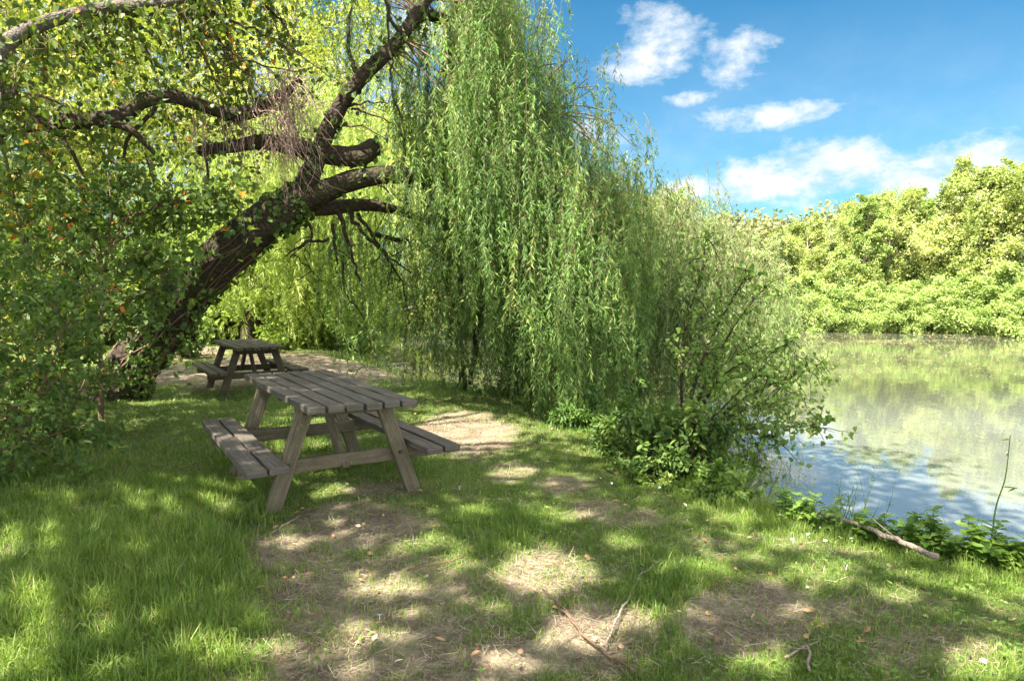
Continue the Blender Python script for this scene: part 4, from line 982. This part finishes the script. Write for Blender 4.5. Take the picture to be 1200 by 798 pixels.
def reed(px, py, h, n, label, fan=.18):
    sp = Soup(); b = onground(px, py)
    for k in range(n):
        q, rad = branchy(r, b + np.array([*r.normal(0, .07, 2), -.02]), norm(np.array([*r.normal(0, fan, 2), 1])), h * r.uniform(.45, 1.1), .0032, 6, .15, -.1); tube(sp, q, rad, 3, cap=False)
        m_ = 6; i = r.integers(3, 7, m_); add_leaves(sp, q[np.minimum(i, 6)], r.normal(0, .5, (m_, 3)) + [0, 0, .8], rdirs(m_), r.uniform(.02, .06, m_), .006, T_WILLOW, .6)
    tag(sp.build('rush_clump', M['grass'], None, b), label, 'rushes').location = tuple(b)
reed(992, 614, .42, 16, 'taller thin rush clump rising beside the water left of the broad leaved weeds')
reed(962, 608, .34, 12, 'thin rush clump between the alder end and the taller rush clump')
reed(1110, 640, .28, 9, 'short sparse rush clump among the broad leaved weeds at the right')
sp = Soup(); b = onground(1160, 655); c = crom(np.array([b - [0, 0, .02], P(1166, 600, b[1] + .02), P(1178, 560, b[1] + .04), P(1184, 510, b[1] + .06)]), .04); tube(sp, c, np.linspace(.006, .002, len(c)), 5)
q = P(1178, 570, b[1] + .03); tube(sp, crom(np.array([q, P(1192, 572, b[1])]), .02), [.003] * len(crom(np.array([q, P(1192, 572, b[1])]), .02)), 4)
add_leaves(sp, np.array([q, P(1184, 515, b[1] + .05), P(1190, 572, b[1]), P(1182, 530, b[1] + .05)]), rdirs(4), rdirs(4), .05, .012, T_WILLOW, .5)
tag(sp.build('weed_stalk', M['nettle'], None, b), 'single tall bare weed stalk bending right at the right edge of the bank', 'plant').location = tuple(b)

# ------------------------------------------------------------------ sticks and daisies on the lawn
def stick(pts, r0, r1, label, m_='stick', side=3, name='fallen_stick', lift=.035):
    c = np.array([np.append(onground(a, b) + [0, 0, lift], 0) for a, b in pts]); c = crom(c, .05)[:, :3]; c[:, 2] = np.maximum(c[:, 2], height(c[:, 0], c[:, 1]) + .008)
    c[1:-1] += rng.normal(0, .004, (len(c) - 2, 3)); sp = Soup(); tube(sp, c, np.linspace(r0, r1, len(c)), 8, .12)
    for k in range(side):
        i = rng.integers(2, len(c) - 1); q, rad = branchy(rng, c[i], norm(np.array([*rng.normal(0, 1, 2), .25])), rng.uniform(.06, .2), min(r0, r1) * .6, 3, .5); tube(sp, q, rad, 4)
    b = c[0].copy(); o = sp.build(name, M[m_], None, b, smooth=True); o.location = tuple(b); tag(o, label, 'stick')
stick([(918, 606), (985, 631), (1040, 653), (1098, 678)], .008, .018, 'long pale dead branch lying along the bank with a broken red brown end', side=2, name='fallen_branch', lift=.12)
stick([(636, 700), (662, 728), (690, 760), (745, 798)], .004, .007, 'dark thin stick lying on the bare earth at bottom centre', 'twig', 4)
stick([(775, 663), (750, 685), (728, 725), (708, 768)], .003, .006, 'curved grey stick meeting the dark stick on the bare earth', 'stick', 2)
stick([(545, 660), (510, 668), (478, 676)], .004, .005, 'short brown twig lying left of the sunlit patch', 'twig', 2)
stick([(920, 780), (945, 768), (948, 796)], .005, .006, 'bent grey stick in the grass at the bottom right', 'stick', 3)
stick([(318, 632), (352, 610)], .003, .004, 'tiny stick beside the near left foot of the grey table', 'stick', 1)
m, nt = mat('daisy petal'); pr = N(nt, 'ShaderNodeBsdfPrincipled'); pr.inputs['Base Color'].default_value = (.8, .8, .76, 1); o_ = N(nt, 'ShaderNodeOutputMaterial'); nt.links.new(pr.outputs[0], o_.inputs['Surface']); M['daisy'] = m
d0 = None
for (px, py) in ((539, 578), (714, 570), (776, 576), (784, 571), (930, 640), (944, 617), (960, 617), (968, 641), (988, 617), (1000, 640), (990, 672), (445, 733), (950, 634), (1110, 670), (915, 600)):
    p = onground(px, py)
    if d0 is None:
        sp = Soup(); a = np.arange(12) / 12 * TAU
        add_leaves(sp, np.tile([0, 0, .045], (12, 1)), np.stack([np.cos(a), np.sin(a), np.full(12, .12)], 1), np.tile([0, 0, 1.0], (12, 1)), .012, .007, T_OVAL, .5)
        tube(sp, np.array([(0, 0, .02), (.001, 0, .03), (0, 0, .046)]), .0012, 4)
        d0 = sp.build('daisy', M['daisy']); o = d0
        tag(o, 'tiny white daisy flowering in the short grass', 'daisy', 'daisies in the lawn')
    else:
        o = d0.copy(); COL.objects.link(o)
    o.location = tuple(p); o.rotation_euler = (rng.normal(0, .3), rng.normal(0, .3), rng.uniform(0, TAU))

# floating leaves on the pond
sp = Soup(); n = 5200
y = 5 + 27 * rng.random(n) ** .62; x = y * rng.uniform(.25, .85, n); k = (pond_sd(x, y) > .5) & ((y > 13) | (rng.random(n) < .12)) & (fbm(x, y, .5, 3) + rng.normal(0, .06, n) > .42); x, y = x[k], y[k]; n = len(x); a = rng.uniform(0, TAU, n)
add_leaves(sp, np.stack([x, y, np.full(n, WZ + .006)], 1), np.stack([np.cos(a), np.sin(a), np.zeros(n)], 1), np.tile([0, 0, 1.0], (n, 1)) + rng.normal(0, .08, (n, 3)), rng.uniform(.02, .05, n) * (.5 + y * .05), rng.uniform(.012, .025, n) * (.5 + y * .05), T_OVAL, np.clip(rng.normal(.55, .3, n) + .02 * (y - 12), 0, 1))
tag(sp.build('floating_leaves', M['litter']), 'small leaves and flecks floating on the pond', 'floating leaves', kind='stuff')

# ------------------------------------------------------------------ sky, clouds, sun
w = bpy.data.worlds.new('World'); S.world = w; w.use_nodes = True
nt = w.node_tree; nt.nodes.clear()
sky = N(nt, 'ShaderNodeTexSky'); sky.sky_type = 'NISHITA'; sky.sun_disc = False
sky.sun_elevation = math.asin(SUN[2]); sky.sun_rotation = math.atan2(SUN[0], SUN[1])
sky.air_density, sky.dust_density, sky.ozone_density = 1.0, .3, 2.0
tc = N(nt, 'ShaderNodeTexCoord'); dv = tc.outputs['Generated']
mp = N(nt, 'ShaderNodeMapping'); mp.inputs['Scale'].default_value = (1, 1, 1.7); nt.links.new(dv, mp.inputs[0])
n1 = noise(nt, mp.outputs[0], 13.0, 10, .64, .1); n2 = noise(nt, mp.outputs[0], 3.0, 3, .5)
def blob(px, py, ax, az, wgt, prev):
    d = ray(px, py); d = d / np.linalg.norm(d)
    s = N(nt, 'ShaderNodeVectorMath', operation='SUBTRACT'); nt.links.new(dv, s.inputs[0]); s.inputs[1].default_value = tuple(d)
    mu = N(nt, 'ShaderNodeVectorMath', operation='MULTIPLY'); nt.links.new(s.outputs[0], mu.inputs[0]); mu.inputs[1].default_value = (F / ax, F / ax * .5, F / az)
    ln = N(nt, 'ShaderNodeVectorMath', operation='LENGTH'); nt.links.new(mu.outputs[0], ln.inputs[0])
    v = N(nt, 'ShaderNodeMapRange', interpolation_type='SMOOTHSTEP'); v.inputs[1].default_value = 1.0; v.inputs[2].default_value = .15; v.inputs[3].default_value = 0; v.inputs[4].default_value = wgt
    nt.links.new(ln.outputs[1], v.inputs[0])
    return v.outputs[0] if prev is None else math_(nt, 'MAXIMUM', prev, v.outputs[0])
bl = None
for b in ((960, 200, 170, 62, 1.0), (1120, 200, 210, 58, 1.0), (860, 225, 90, 36, .85), (1260, 190, 120, 50, .9), (900, 136, 130, 30, .76), (765, 60, 135, 75, .70), (850, 70, 90, 55, .66), (700, 150, 60, 40, .6), (800, 115, 60, 16, .7), (810, 222, 60, 30, .85),
          (400, 60, 300, 120, .7), (100, 100, 260, 160, .6)):
    bl = blob(*b, bl)
elsewhere = ramp(nt, n2, [(.36, (0, 0, 0)), (.60, (.9, .9, .9))])
sepd = N(nt, 'ShaderNodeSeparateXYZ'); nt.links.new(dv, sepd.inputs[0])
behind = ramp(nt, math_(nt, 'ADD', sepd.outputs['Z'], math_(nt, 'MULTIPLY', sepd.outputs['Y'], -.8)), [(.0, (0, 0, 0)), (.35, (1, 1, 1))])
bl = math_(nt, 'MAXIMUM', bl, math_(nt, 'MULTIPLY', elsewhere, behind))
dens = ramp(nt, math_(nt, 'ADD', math_(nt, 'MULTIPLY', bl, .5), math_(nt, 'MULTIPLY', n1, .95)), [(.68, (0, 0, 0)), (.96, (.95, .95, .95))])
tint = mixc(nt, 1.0, sky.outputs[0], (.155, .42, .49), 'MULTIPLY')
shade = mixc(nt, behind, ramp(nt, n1, [(.40, (2.3, 2.8, 3.3)), (.60, (3.4, 3.5, 3.6))]), (23.5, 23.5, 23))   # unseen clouds behind and overhead, added and brightened as fill light
veil = ramp(nt, math_(nt, 'ADD', sepd.outputs['Z'], math_(nt, 'MULTIPLY', math_(nt, 'SUBTRACT', n2, .5), .25)), [(.05, (.30, .30, .30)), (.36, (0, 0, 0))])   # thin bright haze low in the sky
cl = mixc(nt, math_(nt, 'MAXIMUM', dens, veil), tint, shade)
bg = N(nt, 'ShaderNodeBackground'); bg.inputs['Strength'].default_value = .06
nt.links.new(cl, bg.inputs['Color'])
wo = N(nt, 'ShaderNodeOutputWorld'); nt.links.new(bg.outputs[0], wo.inputs['Surface'])

sl = bpy.data.lights.new('sun', 'SUN'); sl.energy = 5.0; sl.angle = math.radians(.53); sl.color = (1, .94, .84)
so = bpy.data.objects.new('sun', sl); COL.objects.link(so)
so.rotation_euler = Vector(tuple(SUN)).to_track_quat('Z', 'Y').to_euler(); so.location = (-10, -8, 20)

S.view_settings.view_transform = 'Standard'; S.view_settings.look = 'None'
S.view_settings.exposure = 2.5; S.view_settings.gamma = 1.0; S.view_settings.use_curve_mapping = False
S.render.engine = 'CYCLES'
S.cycles.max_bounces = 12; S.cycles.diffuse_bounces = 6; S.cycles.glossy_bounces = 3; S.cycles.transmission_bounces = 8
S.cycles.sample_clamp_indirect = 6.0
S.cycles.use_denoising = True
